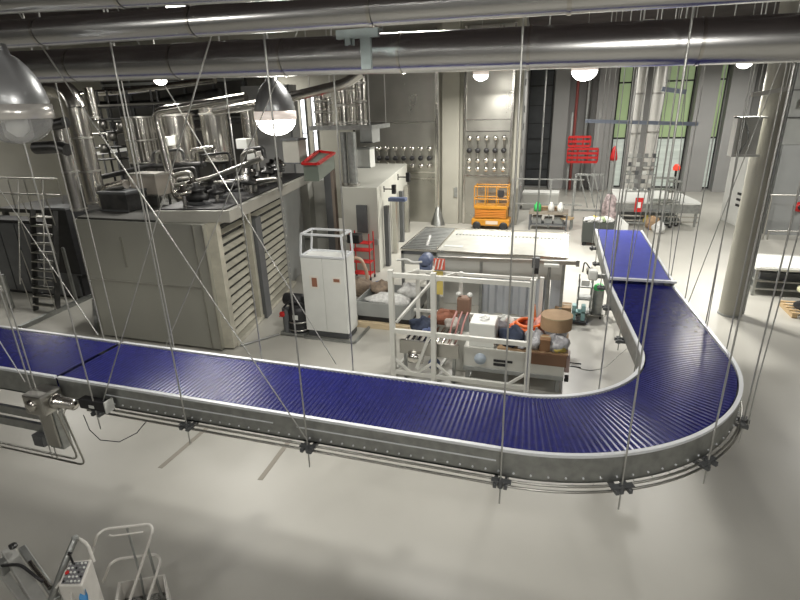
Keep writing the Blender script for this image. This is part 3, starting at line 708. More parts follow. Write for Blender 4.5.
MB().box(x0, 16.44, 1.05, x1-.03, 16.5, 1.12).box(x1-.18, 16.42, 1.0, x1-.02, 16.5, 1.2).build('cross_rail', grey, wm)
for k in range(4):
    f = .12+.24*k; bx = x1+(xr-x1)*f+.16; by = 16.5+(yb-16.5)*f-.05
    MB().box(bx-.08, by-.1, 0, bx+.08, by+.1, zt-.75-.1*k*.2).build('side_rod', dgrey if k % 2 == 0 else inoxd, wm)
def handle(px):
    a = onY(*px, 17.2); 
    MB().tube([a, a+Vector((.35, 0, 0))], .02, 8).tube([a+Vector((0, 0, -.1)), a+Vector((0, 0, .1))], .02, 8).box(a.x+.3, a.y-.08, a.z-.15, a.x+.42, a.y+.08, a.z+.15).build('latch', black, wm)
handle((384, 189)); handle((398, 177))
sc_ = pbox('wall_cover', 388, 198, 405, 202, 17.3, .3, motorb, 'blue and white tilted cover on the right side of the white machine', 'cover')[0]

# white control cabinet ------------------------------------------------------------
cx0, cx1, cy0 = -6.06, -4.90, 10.88
cb = thing('control_cabinet', ((cx0+cx1)/2, 11.2, 0), 'tall white two-door control cabinet with an open tube frame on top', 'cabinet')
MB().box(cx0, cy0+.03, .18, cx1, cy0+.62, 2.12).build('body', white, cb, bev=.01)
MB().box(cx0+.03, cy0+.05, 0.03, cx1-.03, cy0+.6, .18).build('plinth', dgrey, cb)
xm = (cx0+cx1)/2
for k, (a, b) in enumerate(((cx0+.01, xm-.004), (xm+.004, cx1-.01))):
    d = MB().box(a, cy0, .2, b, cy0+.03, 2.10).build('door', white, cb, bev=.006)
    if k == 0: MB().box(a+.2, cy0-.004, 1.33, a+.44, cy0, 1.66).build('notice', mat('notice_white', (.75, .72, .66), .6), d); MB().box(a+.26, cy0-.007, 1.38, a+.40, cy0-.004, 1.61).build('notice_print', mat('brown_print', (.30, .13, .08), .6), d)
    else: MB().box(a+.24, cy0-.004, 1.50, a+.46, cy0, 1.66).build('notice', MATS['notice_white'], d); MB().box(a+.27, cy0-.007, 1.54, a+.43, cy0-.004, 1.62).build('notice_print', MATS['brown_print'], d)
m = MB(); zf = 2.68; ins = .04
lo_ = [(cx0+.02, cy0+.02), (cx1-.02, cy0+.02), (cx1-.02, cy0+.6), (cx0+.02, cy0+.6)]
hi_ = [(cx0+.08, cy0+.02), (cx1-.04, cy0+.02), (cx1-.04, cy0+.6), (cx0+.08, cy0+.6)]
for i in range(4):
    a, b = lo_[i], lo_[(i+1) % 4]; c, d = hi_[i], hi_[(i+1) % 4]
    m.bar((*a, 2.14), (*b, 2.14), .045); m.bar((*a, 2.14), (*c, zf), .04); m.bar((*c, zf), (*d, zf), .045)
m.build('tube_frame', railw, cb)
m = MB().bar((cx0-.02, cy0-.1, .03), (cx1+.2, cy0-.1, .03), .06).bar((cx1+.2, cy0-.1, .03), (cx1+.2, cy0+1.1, .03), .06)
m.build('floor_channel', galv, cb)
tag(MB().tube([(cx0-.75, cy0-.1, .03), (cx0-1.35, cy0-.95, .03)], .03).build('floor_conduit', galv), 'steel conduit on the floor running from the louvres to the conveyor', 'conduit')

# black compressor beside cabinet
P = at(294, 337, 0); cp = thing('vacuum_pump', (P.x, P.y+.25, 0), 'black compressor with red valve between louvres and white cabinet', 'pump')
MB().box(P.x-.38, P.y, 0.04, P.x+.3, P.y+.6, .10).build('base_frame', galv, cp)
MB().lathe((P.x+.05, P.y+.3, .1), [(0, 0), (.27, 0), (.29, .05), (.29, .55), (.25, .66), (.1, .70), (0, .7)], 20).build('tank', black, cp)
MB().tube([(P.x-.22, P.y+.1, .1), (P.x-.22, P.y+.1, .75)], .09, 12).build('filter', dgrey, cp)
MB().lathe((P.x-.35, P.y+.35, .9), [(0, 0), (.14, 0), (.16, .04), (.16, .5), (.1, .55), (0, .55)], 16, 'X').build('motor_body', black, cp)
MB().tube(fillet([(P.x-.2, P.y, .8), (P.x+.0, P.y-.02, 1.0), (P.x+.3, P.y+.1, .9), (P.x+.3, P.y+.3, .5)], .1), .025).build('hose', black, cp)
MB().lathe((P.x-.25, P.y-.06, .62), [(0, 0), (.07, 0), (.08, .02), (0, .03)], 10, 'Y').build('valve_wheel', red, cp)
MB().tube([(P.x-.32, P.y-.05, .55), (P.x-.18, P.y-.05, .7)], .015).build('valve_lever', red, cp)
MB().box(P.x+.02, P.y-.0, .48, P.x+.16, P.y+.02, .6).build('gauge_plate', white, cp)
for s in (-.2, .15): MB().tube(arc((P.x+.05, P.y+.3, .3+s*.6), .31, 0, 360, 20), .018, 6).build('band', inoxd, cp)

# clutter behind the cabinet ------------------------------------------------------
A = onY(350, 236, 15.5); B = onY(370, 262, 15.5)
lc = thing('tool_trolley', ((A.x+B.x)/2, 15.5, 0), 'red tube-frame tool trolley behind the white cabinet', 'trolley')
m = MB(); zb = .12
for x in (A.x, B.x):
    for y in (15.5, 15.9): MB().tube([(x, y, zb), (x, y, A.z+.1)], .02, 6).build('post', red, lc)
for z in (.2, .6, 1.0, 1.25):
    MB().box(A.x, 15.5, z, B.x, 15.9, z+.02).build('shelf', red, lc)
for x in (A.x, B.x):
    for y in (15.5, 15.9): MB().lathe((x-.02, y, .07), [(0, 0), (.06, 0), (.06, .04), (0, .04)], 10, 'X').build('wheel', black, lc)
MB().box(A.x-.1, 15.45, 1.27, (A.x+B.x)/2, 15.8, 1.55).build('tool_case', black, lc, bev=.02)
# long grey tray box with bags, wooden base
P0 = at(357, 327, 0)
wb = thing('wooden_beam', (P0.x+.7, P0.y+.2, 0), 'pale wooden beam lying on the floor below the grey tray box', 'beam')
MB().box(P0.x, P0.y, .0, P0.x+1.45, P0.y+.16, .16).build('timber', mat('pale_wood', (.62, .50, .33), .7, 0, .15, 3, stretch=(1, 8, 8)), wb, bev=.005)
MB().box(P0.x+.1, P0.y+.9, .0, P0.x+1.3, P0.y+1.05, .16).build('rear_timber', MATS['pale_wood'], wb)
gt = thing('tray_box', (P0.x+.7, P0.y+.7, .16), 'long low grey tray box on the wooden beam', 'box')
m = MB(); xa, xb, ya, yb_ = P0.x-.05, P0.x+1.5, P0.y+.05, P0.y+1.6
m.box(xa, ya, .32, xb, yb_, .36).box(xa, ya, .36, xb, ya+.03, .7).box(xa, yb_-.03, .36, xb, yb_, .7).box(xa, ya+.03, .36, xa+.03, yb_-.03, .7).box(xb-.03, ya+.03, .36, xb, yb_-.03, .7)
m.build('tray', grey, gt)
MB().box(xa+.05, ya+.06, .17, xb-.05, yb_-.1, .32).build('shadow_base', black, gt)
def blob(name, c, r, m_, label, cat, seed, amp=.2, grp=None):
    b = MB().blob(c, *r, seed=seed, amp=amp, n=22, m=14); return tag(b.build(name, m_), label, cat, grp)
P1 = Vector((P0.x+.6, P0.y+.75, .62))
blob('plastic_bag', P1+Vector((.15, -.2, .02)), (.62, .35, .16), plast, 'large white plastic sheet bundle lying in the grey tray box', 'bag', 1)
blob('plastic_bag', P1+Vector((.55, .35, .12)), (.3, .3, .2), plast, 'white plastic bag at the right rear of the grey tray box', 'bag', 2)
blob('cloth_bundle', P1+Vector((-.35, .55, .06)), (.3, .3, .2), mat('tan_cloth', (.26, .20, .15), .9, 0, .3, 8, .5), 'brown cloth bundle in the back of the grey tray box', 'cloth', 3)
Pb = onY(379, 280, 14.2)
blob('plastic_bag', (Pb.x, 14.2, .2), (.35, .25, .25), mat('blue_bag', (.05, .15, .4), .5), 'blue bag on the floor behind the grey tray box', 'bag', 4)
blob('cloth_bundle', (Pb.x-.7, 14.2, .2), (.6, .35, .28), MATS['tan_cloth'], 'tan heap on the floor behind the grey tray box, by the red trolley', 'cloth', 5)
A = onY(352, 258, 14.6); B = onY(367, 272, 14.6)
tag(MB().tube(fillet([A, A+Vector((.3, 0, .0)), B, B-Vector((0, 0, .5))], .3), .055, 10).build('curved_tube', mat('pale_orange', (.55, .38, .28), .5)), 'pale orange bent tube leaning behind the cabinet', 'tube')

# TRANSFER ENCLOSURE ---------------------------------------------------------------
ex0, ex1, ey0, ey1, ez = -4.3, .12, 13.45, 16.2, 1.72
exm = -3.3
te = thing('transfer_enclosure', ((ex0+ex1)/2, 14.8, 0), 'wide low machine with clear plated top and corrugated front behind the white frame', 'machine')
topg = mat('clear_plate', (.72, .72, .66), .2, .1, .08, 3, rvar=.06)
MB().box(exm, ey0, ez-.03, ex1-.0, ey1, ez).build('top_plate', topg, te)
m = MB()
for k in range(15): m.box(ex0+.02, ey0+.1+k*.18, ez-.03, exm-.03, ey0+.2+k*.18, ez+.02)
m.build('slat_roof', galv, te)
MB().box(ex0, ey0, ez-.12, exm, ey1, ez-.05).build('slat_tray', dgrey, te)
for a, b in (((ex0, ey0), (ex1, ey0)), ((ex0, ey1), (ex1, ey1)), ((ex0, ey0), (ex0, ey1)), ((exm, ey0), (exm, ey1)), ((ex1, ey0), (ex1, ey1))):
    MB().bar((*a, ez+.01), (*b, ez+.01), .05).build('top_rail', inox, te)
m = MB()
for k in range(30): m.box(exm+.15+k*.105, 15.45, ez, exm+.19+k*.105, 15.62, ez+.03)
m.build('cleat_row', galv, te)
MB().box(exm+.05, ey0+.02, 1.12, ex1-.02, ey0+.06, ez-.04).build('upper_front', mat('front_grey', (.55, .55, .52), .4, .2, .04, 1), te)
MB().box(ex0+.02, ey0+.02, 1.3, exm, ey0+.06, ez-.12).build('upper_front', MATS['front_grey'], te)
# corrugated curtain
vs_ = []; fs_ = []; cxs = -2.05; n = 96
for k in range(n+1):
    x = cxs+(1.75)*k/n; y = ey0+.10+.05*math.copysign(min(1, abs(sin(k/n*pi*8.5))*2.2), sin(k/n*pi*8.5)); vs_ += [(x, y, .02), (x, y, 1.12)]
for k in range(n): fs_.append((2*k, 2*k+2, 2*k+3, 2*k+1))
MB().add(vs_, fs_).build('corrugated_curtain', mat('curtain_grey', (.55, .58, .62), .45, .3, .05, 2), te)
for x in (ex0+.04, exm, cxs, -.28, ex1-.05): MB().box(x-.04, ey0+.0, 0, x+.04, ey0+.09, ez-.05).build('post', galv, te)
for x in (ex0+.04, ex1-.05): MB().box(x-.04, ey1-.1, 0, x+.04, ey1, ez-.05).build('post', galv, te)
MB().box(-.22, ey0+.03, 0, ex1-.06, ey0+.08, 1.7).build('side_sheet', MATS['curtain_grey'], te)
MB().box(ex1-.04, ey0+.1, 0.05, ex1-.01, ey1-.1, ez-.05).build('end_sheet', grey, te)
MB().box(exm+.1, ey0+.5, .05, cxs-.1, ey0+.55, 1.1).build('inner_sheet', MATS['front_grey'], te)
tag(MB().box(exm+.1, ey0+.55, ez+.005, exm+.62, ey0+.72, ez+.012).build('paper_sheet', white), 'white paper sheet lying on the clear top of the wide machine', 'paper')
# arm with sensor
A = onY(438, 258, 13.1); B = onY(577, 263, 13.1)
am = thing('sensor_arm', (A+B)/2, 'long slotted steel arm with a small camera in front of the wide machine', 'arm')
MB().bar(A, B, .06, .10).build('arm_bar', inoxd, am)
MB().box(B.x-.02, 13.05, B.z-.08, B.x+.06, 13.15, B.z+.08).build('arm_end', galv, am)
P = onY(536, 262, 13.0)
MB().box(P.x-.09, 12.92, P.z-.14, P.x+.09, 13.06, P.z+.12).build('camera_body', dgrey, am, bev=.01)
MB().box(P.x-.06, 12.95, P.z-.30, P.x+.08, 13.05, P.z-.14).build('camera_mount', black, am); MB().box(P.x+.02, 12.98, P.z-.42, P.x+.07, 13.02, P.z-.30).build('cable_tag', white, am)
P = onY(551, 265, 12.95)
MB().box(P.x-.17, 12.9, P.z-.05, P.x+.2, 13.04, P.z+.02).build('white_head', white, am, bev=.01)
MB().tube([(P.x-.05, 12.95, P.z-.05), (P.x-.07, 12.97, 0.4), (P.x-.07, 12.97, .01)], .015).build('cable', galv, am)
MB().bar((A.x, 13.1, A.z), (A.x, 13.1, 0), .07).build('stand', galv, am)
P = onY(427, 261, 12.4)
bm_ = thing('blue_motor', (P.x, 12.4, P.z-.2), 'blue-grey motor with white cable on the front edge of the wide machine', 'motor')
MB().lathe((P.x-.05, 12.55, P.z), [(0, -.25), (.14, -.25), (.17, -.2), (.17, .1), (.12, .16), (0, .16)], 16, 'Y').build('motor_body', motorb, bm_)
MB().box(P.x-.18, 12.3, P.z-.26, P.x+.1, 12.6, P.z-.08).build('terminal_box', motorb, bm_, bev=.02)
MB().tube(fillet([(P.x-.1, 12.3, P.z), (P.x-.35, 12.25, P.z-.02), (P.x-.5, 12.3, P.z+.05), (P.x-.8, 12.4, P.z-.02)], .15), .03).build('white_cable', white, bm_)
MB().bar((P.x, 12.5, P.z-.25), (P.x, 12.5, 0), .07).build('support_post', galv, bm_)
tag(MB().tube([onY(430, 236, 14.6), onY(424, 254, 13.6)], .05, 8).build('nozzle', plast), 'white nozzle pointing down on the slatted roof', 'nozzle')

# WHITE FRAME MACHINE ------------------------------------------------------------------
fm = thing('tube_frame_rack', (-1.8, 9.9, 0), 'white square-tube frame standing around the cluttered machine behind the conveyor', 'frame')
fx = [-3.20, -2.33, -.46]; fy = (9.3, 10.9); FZ = 2.46
wt = mat('frame_white', (.66, .66, .62), .4, 0, .04, 3)
for x in fx: MB().bar((x, fy[0], 0), (x, fy[0], FZ), .10).build('post', wt, fm)
for x in (fx[0]+.1, -2.1, fx[2]+.1): MB().bar((x, fy[1], 0), (x, fy[1], 2.0), .08).build('rear_post', wt, fm)
for z in (2.36, 1.16, .22): MB().bar((fx[0], fy[0], z), (fx[2], fy[0], z), .07, .09).build('rail', wt, fm)
for z in (1.95, 1.0): MB().bar((fx[0], fy[1], z), (fx[2], fy[1], z), .06).build('rear_rail', wt, fm)
for x in fx[0], fx[1]: MB().bar((x, fy[0], 2.3), (x+.1, fy[1], 1.95), .06).bar((x, fy[0], .2), (x+.1, fy[1], .2), .06).build('side_rail', wt, fm)
MB().bar((fx[0]+.05, fy[0]+.1, 1.3), (fx[1]-.15, fy[0]+.9, 2.1), .05).build('diagonal', wt, fm)
MB().bar((fx[0]+.5, fy[0]+.02, .35), (fx[1]-.1, fy[0]+.02, 1.1), .08, .06).build('diagonal', wt, fm)
for a, b in (((fx[0]+.05, .5), (fx[0]+.35, .25)), ((fx[1]-.05, .5), (fx[1]-.35, .25)), ((fx[1]+.05, .5), (fx[1]+.35, .25)), ((fx[2]-.05, .5), (fx[2]-.35, .25))):
    MB().bar((a[0], 9.3, a[1]), (b[0], 9.3, b[1]), .05).build('knee_brace', wt, fm)
# small conveyor module in left bay
sm = thing('roller_module', (-2.75, 9.9, 0), 'small steel roller module inside the left bay of the white frame', 'machine part')
for k in range(9): MB().tube([(-3.0+k*.13, 9.5, .84), (-3.0+k*.13, 10.4, .84)], .035, 8).build('roller', inox, sm)
for y in (9.46, 10.42): MB().box(-3.1, y-.03, .6, -1.85, y+.03, .9).build('side_plate', inoxd, sm)
for x in (-3.0, -1.95):
    for y in (9.5, 10.4): MB().bar((x, y, 0), (x, y, .6), .06).build('leg', galv, sm)
MB().lathe((-2.9, 9.42, .55), [(0, 0), (.12, 0), (.14, .04), (.14, .3), (0, .3)], 14, 'X').build('motor_body', inox, sm)
MB().lathe((-2.35, 9.4, .45), [(0, -.05), (.12, -.05), (.12, .05), (0, .05)], 14, 'Y').build('pulley', motorb, sm)
# long machine body
mb_ = thing('packing_machine', (-.75, 10.1, 0), 'long cream machine body with a cardboard-covered top full of clutter', 'machine')
mx0, mx1, my0, my1 = -1.78, .22, 9.62, 10.75
MB().box(mx0, my0, .35, mx1, my1, .82).build('body', cream, mb_, bev=.02)
MB().box(mx0, my0-.03, .30, mx1, my0+.05, .38).build('lower_edge', grey, mb_)
for x in (mx0+.08, -.9, mx1-.1):
    for y in (my0+.08, my1-.08): MB().bar((x, y, 0), (x, y, .35), .08).build('leg', grey, mb_)
MB().box(mx0+.62, my0-.012, .55, mx0+1.0, my0, .60).box(mx0+.62, my0-.012, .46, mx0+.9, my0, .52).build('nameplate', black, mb_)
MB().lathe((mx0+.35, my0-.04, .58), [(0, 0), (.12, 0), (.12, .04)], 18, 'Y').build('gauge_disc', mat('disc_blue', (.45, .52, .6), .4), mb_)
MB().box(-1.1, my0+.02, .82, mx1+.05, my1-.05, .86).build('cardboard_top', card, mb_)
MB().box(mx1-.75, my0-.02, .60, mx1+.03, my0+.03, .84).build('brown_panel', mat('brown_board', (.18, .10, .06), .7), mb_)
for z in (.46, .38): MB().tube([(mx1, my0+.3, z+.1), (mx1+.32, my0+.3, z+.1)], .012, 6).build('pin', black, mb_)
MB().box(mx1, my0+.1, .42, mx1+.1, my0+.5, .75).build('end_unit', mat('pink_grey', (.5, .38, .36), .5), mb_, bev=.02)
MB().box(mx1+.02, my0+.0, .28, mx1+.1, my0+.1, .38).build('stopper', black, mb_)
def onm(px, z, Y=None): return at(px[0], px[1], z)
P = Vector((-1.42, 9.95, .82))
wbx = thing('square_feeder', P, 'grey-white box with a round port standing on the left of the cream machine', 'box')
MB().box(P.x-.26, P.y-.3, P.z, P.x+.26, P.y+.25, P.z+.52).build('housing', white, wbx, bev=.02)
MB().lathe(P+Vector((.0, -.02, .52)), [(.11, 0), (.11, .03), (.06, .03), (.06, 0)], 18).build('port', mat('port_white', (.8, .8, .78), .3), wbx)
P = Vector((-1.92, 10.15, .0))
brx = thing('bracket_unit', P, 'brown block feeder with two white knobs left of the grey-white box', 'machine part')
MB().box(P.x-.17, P.y-.1, .0, P.x+.17, P.y+.2, .85).build('pedestal', cream, brx, bev=.02)
MB().box(P.x-.14, P.y+.1, 1.25, P.x+.14, P.y+.35, 1.62).build('block', mat('brown_block', (.28, .17, .12), .6), brx, bev=.03)
MB().box(P.x-.12, P.y+.12, .85, P.x+.12, P.y+.2, 1.25).build('neck', grey, brx)
for s in (-.12, .12): MB().blob((P.x+s, P.y+.2, 1.68), .06, .06, .05, 3, .05).build('knob', white, brx)
for k, s in enumerate((-.12, 0, .12)): tag(MB().tube(fillet([(P.x+s, P.y+.02, 1.35), (P.x+s-.05, P.y-.15, 1.2), (P.x+s-.1, P.y-.25, .9)], .1), .022, 6).build('hose', mat('hose_red_white', (.6, .3, .28), .4)), 'pink-red hose hanging from the brown block feeder', 'hose', 'pink-red hoses below the brown block')
blob('jacket', (-.83, 9.95, .97), (.27, .28, .22), navy, 'dark navy jacket heaped on the cream machine', 'clothing', 11, .25)
hz = MB()
for k in range(3): hz.tube(arc((-.65+.05*k, 10.35, 1.02+.07*k), .30-.03*k, 0, 360, 26), .035, 6)
for nm_ in (1,): tag(hz.build('hose_coil', orng2), 'bright orange hose coil on the cream machine', 'hose')
blob('plastic_bag', (-.38, 9.92, .98), (.2, .25, .2), mat('clear_film', (.4, .4, .42), .2, 0, .3, 14, .7), 'crumpled clear film between jacket and small brown carton', 'bag', 12, .3)
blob('plastic_bag', (.0, 9.9, .96), (.3, .24, .17), MATS['clear_film'], 'dark grey crumpled film on the right end of the cream machine', 'bag', 13, .3)
blob('plastic_bag', (-.25, 10.5, 1.08), (.2, .2, .22), mat('red_white', (.7, .35, .3), .5, 0, .5, 6), 'red and white plastic bag on the machine behind the carton', 'bag', 14)
blob('cloth_bundle', (-2.3, 10.6, 1.0), (.45, .3, .16), mat('rust_cloth', (.25, .10, .06), .9, 0, .3, 8, .5), 'rust brown cloth heap in the left bay of the frame', 'cloth', 15)
blob('cloth_bundle', (-2.8, 10.1, .98), (.26, .25, .16), navy, 'dark blue cloth on the roller module', 'cloth', 16, .3)
blob('cloth_bundle', (-1.2, 10.45, .95), (.35, .25, .16), mat('grey_rag', (.16, .15, .16), .9, 0, .3, 8, .5), 'dark grey rags behind the grey-white box', 'cloth', 17, .3)
for k, (x, y, z, r, m_, lb, nm) in enumerate([
    (-2.55, 9.75, .98, (.14, .12, .10), mat('rag_blue', (.10, .13, .25), .9, 0, .3, 9, .4), 'small blue rag on the front of the roller module', 'rag'),
    (-2.15, 10.35, .98, (.2, .15, .12), mat('rag_pale', (.5, .46, .42), .9, 0, .3, 9, .4), 'pale rag behind the brown block feeder', 'rag'),
    (-1.05, 10.6, 1.02, (.16, .14, .15), white, 'white crumpled paper at the back of the cream machine', 'paper'),
    (-.5, 10.62, 1.0, (.22, .12, .16), mat('rag_red', (.45, .10, .06), .9, 0, .3, 9, .4), 'dark red rag at the back of the cream machine beside the hose coil', 'rag'),
    (.08, 9.75, .93, (.14, .1, .09), yel, 'yellowish paper lump on the front right corner of the cream machine', 'paper'),
    (-.62, 9.75, .92, (.12, .1, .07), MATS['clear_film'], 'small film lump in front of the navy jacket', 'bag')]):
    blob(nm, (x, y, z), r, m_, lb, 'clutter', 60+k, .3)
A = Vector((-2.62, 10.9, 1.35)); tag(MB().box(-2.72, 10.84, 1.45, -2.5, 10.86, 2.0).build('hanging_board', yel), 'yellow board hanging on the rear rail of the white frame', 'board')
tag(MB().box(-2.70, 10.80, 2.05, -2.45, 10.83, 2.3).build('striped_sign', mat('sign_red', (.6, .12, .08), .5)), 'small red sign above the yellow board on the rear rail', 'sign')
for k in range(3): MB().bar((-2.69+.08*k, 10.795, 2.06), (-2.64+.08*k, 10.795, 2.29), .025, .004, (0, 1, 0)).build('stripe', white, C.objects[[o.name for o in C.objects if o.name.startswith('striped_sign')][0]])
def carton(x, y, z, sx, sy, sz, label, m_=card, rz=0):
    t = thing('carton', (x, y, z), label, 'box'); R = Matrix.Rotation(rz, 3, 'Z')
    b = MB().cbox((x, y, z+sz/2), sx, sy, sz, rz); b.build('box', m_, t)
    MB().cbox((x, y, z+sz+.002), sx*.9, .05, .004, rz).build('tape', mat('tape', (.45, .36, .22), .3), t)
    f = MB(); f.cbox((x, y-sy*.5-.03, z+sz-.01), sx, .07, .008, rz); f.build('flap', m_, t); return t
carton(-.18, 9.78, .86, .2, .2, .28, 'small open brown carton on the cream machine', mat('carton_brown', (.30, .17, .09), .8))
P = Vector((.0, 10.25, .86))
dc = thing('cardboard_drum', P, 'round cardboard drum on the right end of the cream machine', 'drum')
MB().tube([P+Vector((0, 0, .30)), P+Vector((0, 0, .58))], .31, 28).build('wall', card, dc); MB().tube([P, P+Vector((0, 0, .30))], [.2, .26], 20).build('film_base', MATS['clear_film'], dc)
MB().tube([P+Vector((0, 0, .56)), P+Vector((0, 0, .585))], .315, 28, caps=False).build('rim', mat('tape', (.45, .36, .22), .3), dc)
P = onY(545, 306, 11.3)
tag(MB().lathe((P.x+.1, 11.3, P.z-.6), [(0, 0), (.16, 0), (.17, .5), (.12, .6), (.12, .68), (0, .7)], 14).build('plastic_canister', white), 'small white canister behind the cardboard drum', 'canister')
C.objects[-1].location.z = 0; 
tag(MB().lathe((P.x-.25, 11.1, 0), [(0, 0), (.16, 0), (.14, .6), (.05, 1.3), (0, 1.35)], 10).build('traffic_cone', mat('cone_orange', (.7, .18, .04), .5)), 'rusty orange cone behind the cardboard drum', 'cone')
C.objects[-1].data.transform(Matrix.Scale(1.0, 4))
P = at(562, 321, 0); carton(P.x, P.y+.2, 0, .42, .35, .40, 'brown carton on bare floor right of the wide machine')
P = at(574, 325, 0)
tb = thing('step_stand', (P.x+.1, P.y+.2, 0), 'small teal stand with two posts on the floor right of the brown carton', 'stand')
MB().box(P.x-.12, P.y, .04, P.x+.3, P.y+.4, .09).build('base', black, tb)
for s in (-.03, .2): MB().box(P.x+s-.05, P.y+.1, .09, P.x+s+.05, P.y+.3, .5).build('upright', teal, tb, bev=.01)
MB().box(P.x-.08, P.y+.1, .3, P.x+.25, P.y+.3, .34).build('shelf', teal, tb)

# trolley with gas bottle by far belt --------------------------------------------------
P = at(594, 320, 0)
tr = thing('equipment_cart', (P.x, P.y+.2, 0), 'grey steel cart frame left of the far belt', 'cart')
for x in (-.45, -.12):
    for y in (.1, .5): MB().bar((P.x+x, P.y+y, .08), (P.x+x, P.y+y, 1.1), .035).build('post', galv, tr)
for z in (.12, .5, .85): MB().box(P.x-.48, P.y+.08, z, P.x-.09, P.y+.52, z+.03).build('shelf', galv, tr)
for x in (-.45, .15):
    for y in (.1, .5): MB().lathe((P.x+x-.02, P.y+y, .06), [(0, 0), (.06, 0), (.06, .04), (0, .04)], 10, 'X').build('wheel', black, tr)
MB().box(P.x-.5, P.y+.05, .09, P.x+.22, P.y+.55, .12).build('deck', inoxd, tr)
MB().box(P.x-.40, P.y+.09, .9, P.x-.2, P.y+.11, 1.05).build('note', white, tr)
gbt = thing('gas_bottle', (P.x+.05, P.y+.2, .12), 'grey gas bottle with bright green top on the steel cart', 'bottle')
MB().lathe((P.x+.05, P.y+.2, .12), [(0, 0), (.13, 0), (.14, .03), (.14, .68)], 18).build('body', galv, gbt); MB().lathe((P.x+.05, P.y+.2, .12), [(.14, .68), (.13, .78), (.06, .84), (0, .85)], 18).build('shoulder', green, gbt)
mt = thing('air_blower', (P.x+.5, P.y+.35, 0), 'steel blower set standing under the left edge of the far belt', 'machine')
MB().box(P.x+.3, P.y+.1, .5, P.x+.7, P.y+.5, .9).build('housing', inoxd, mt, bev=.03); MB().lathe((P.x+.35, P.y+.3, 1.15), [(0, 0), (.16, 0), (.18, .04), (.18, .3), (.08, .34), (0, .34)], 16, 'X').build('fan_case', inox, mt)
MB().box(P.x+.42, P.y+.22, .9, P.x+.58, P.y+.38, 1.0).build('neck', galv, mt)
for x in (.33, .67):
    for y in (.13, .47): MB().bar((P.x+x, P.y+y, 0), (P.x+x, P.y+y, .5), .04).build('leg', galv, mt)
MB().tube(fillet([(P.x+.5, P.y+.1, .7), (P.x+.7, P.y-.3, .5), (P.x+.9, P.y-.6, 1.2), (P.x+.95, P.y-.7, 1.9)], .2), .02).build('hose', black, mt)
A = [at(*p, .006) for p in ((573, 366), (588, 371), (605, 368), (622, 352), (632, 345))]
tag(MB().tube(fillet(A, .3), .008, 5).build('floor_cable', rodm), 'thin cable curving over the floor inside the belt bend', 'cable')

# SCISSOR LIFT ------------------------------------------------------------------------
sx, sy = onY(490, 220, 23.7).x, 23.7
slf = thing('scissor_lift', (sx, sy+.4, 0), 'orange scissor lift parked in front of the stainless cladding', 'lift')
L_ = .86
MB().box(sx-L_, sy, .18, sx+L_, sy+.8, .50).build('chassis', orange, slf, bev=.04)
MB().box(sx-.2, sy-.01, .26, sx+.35, sy, .42).build('plate', mat('lift_plate', (.6, .5, .4), .5), slf)
for x in (sx-L_+.25, sx+L_-.25):
    for y in (sy-.03, sy+.68): MB().lathe((x, y, .19), [(0, 0), (.12, 0), (.19, .02), (.19, .13), (.12, .15), (0, .15)], 16, 'Y').build('wheel', black, slf)
MB().box(sx-.72, sy+.05, .52, sx+.72, sy+.75, .95).build('scissor_cover', orange, slf, bev=.02)
for k in range(3):
    z = .58+k*.11
    MB().bar((sx-.7, sy+.02, z), (sx+.7, sy+.02, z+.1), .04, .06).build('scissor_arm', mat('orange_dark', (.5, .18, .02), .5), slf); MB().bar((sx+.7, sy+.04, z), (sx-.7, sy+.04, z+.1), .04, .06).build('scissor_arm', MATS['orange_dark'], slf)
MB().box(sx-.76, sy+.0, .96, sx+.76, sy+.78, 1.1).build('platform', orange, slf, bev=.02)
for x in (sx-.74, sx-.25, sx+.25, sx+.74):
    for y in (sy+.02, sy+.76): MB().tube([(x, y, 1.1), (x, y, 2.0)], .025, 6).build('rail_post', orange, slf)
for z in (1.4, 1.95):
    for y in (sy+.02, sy+.76): MB().tube([(sx-.74, y, z), (sx+.74, y, z)], .028, 6).build('guard_rail', orange, slf)
    for x in (sx-.74, sx+.74): MB().tube([(x, sy+.02, z), (x, sy+.76, z)], .028, 6).build('guard_rail', orange, slf)
MB().box(sx+.32, sy-.04, 1.5, sx+.58, sy+.02, 1.82).build('control_box', black, slf, bev=.01)

# pallet with goods, bin, railing -------------------------------------------------------
def pallet(name, cx_, cy_, z0, label, sx_=1.2, sy_=.8, m_=wood):
    t = thing(name, (cx_, cy_, z0), label, 'pallet')
    for i in range(5):
        y = cy_-sy_/2+.05+i*(sy_-.1)/4; MB().box(cx_-sx_/2, y-.05, z0+.115, cx_+sx_/2, y+.05, z0+.14).build('board', m_, t)
    for i in range(3):
        x = cx_-sx_/2+.07+i*(sx_-.14)/2; MB().box(x-.06, cy_-sy_/2, z0, x+.06, cy_+sy_/2, z0+.115).build('bearer', m_, t)
    return t
P = at(547, 231, 0); px_, py_ = P.x, P.y+.6
wbn = thing('work_table', (px_, py_, 0), 'dark work table loaded with parts between the orange lift and the belt', 'table')
MB().box(px_-.85, py_-.5, .72, px_+.85, py_+.5, .80).build('tabletop', mat('table_brown', (.22, .19, .15), .6), wbn)
for x in (-.8, .8):
    for y in (-.45, .45): MB().bar((px_+x, py_+y, 0), (px_+x, py_+y, .72), .07).build('leg', dgrey, wbn)
MB().box(px_-.8, py_-.45, .22, px_+.8, py_+.45, .26).build('shelf', dgrey, wbn)
for k, (dx, r, m_, lb) in enumerate([(-.5, .16, green, 'green plastic canister on the dark work table'), (.1, .14, plast, 'white bottle on the dark work table'), (.5, .15, white, 'white bag on the right of the dark work table')]):
    tag(MB().lathe((px_+dx, py_-.1, .80), [(0, 0), (r, 0), (r, .25), (r*.5, .36), (r*.4, .42), (0, .42)], 12).build('canister', m_), lb, 'canister')
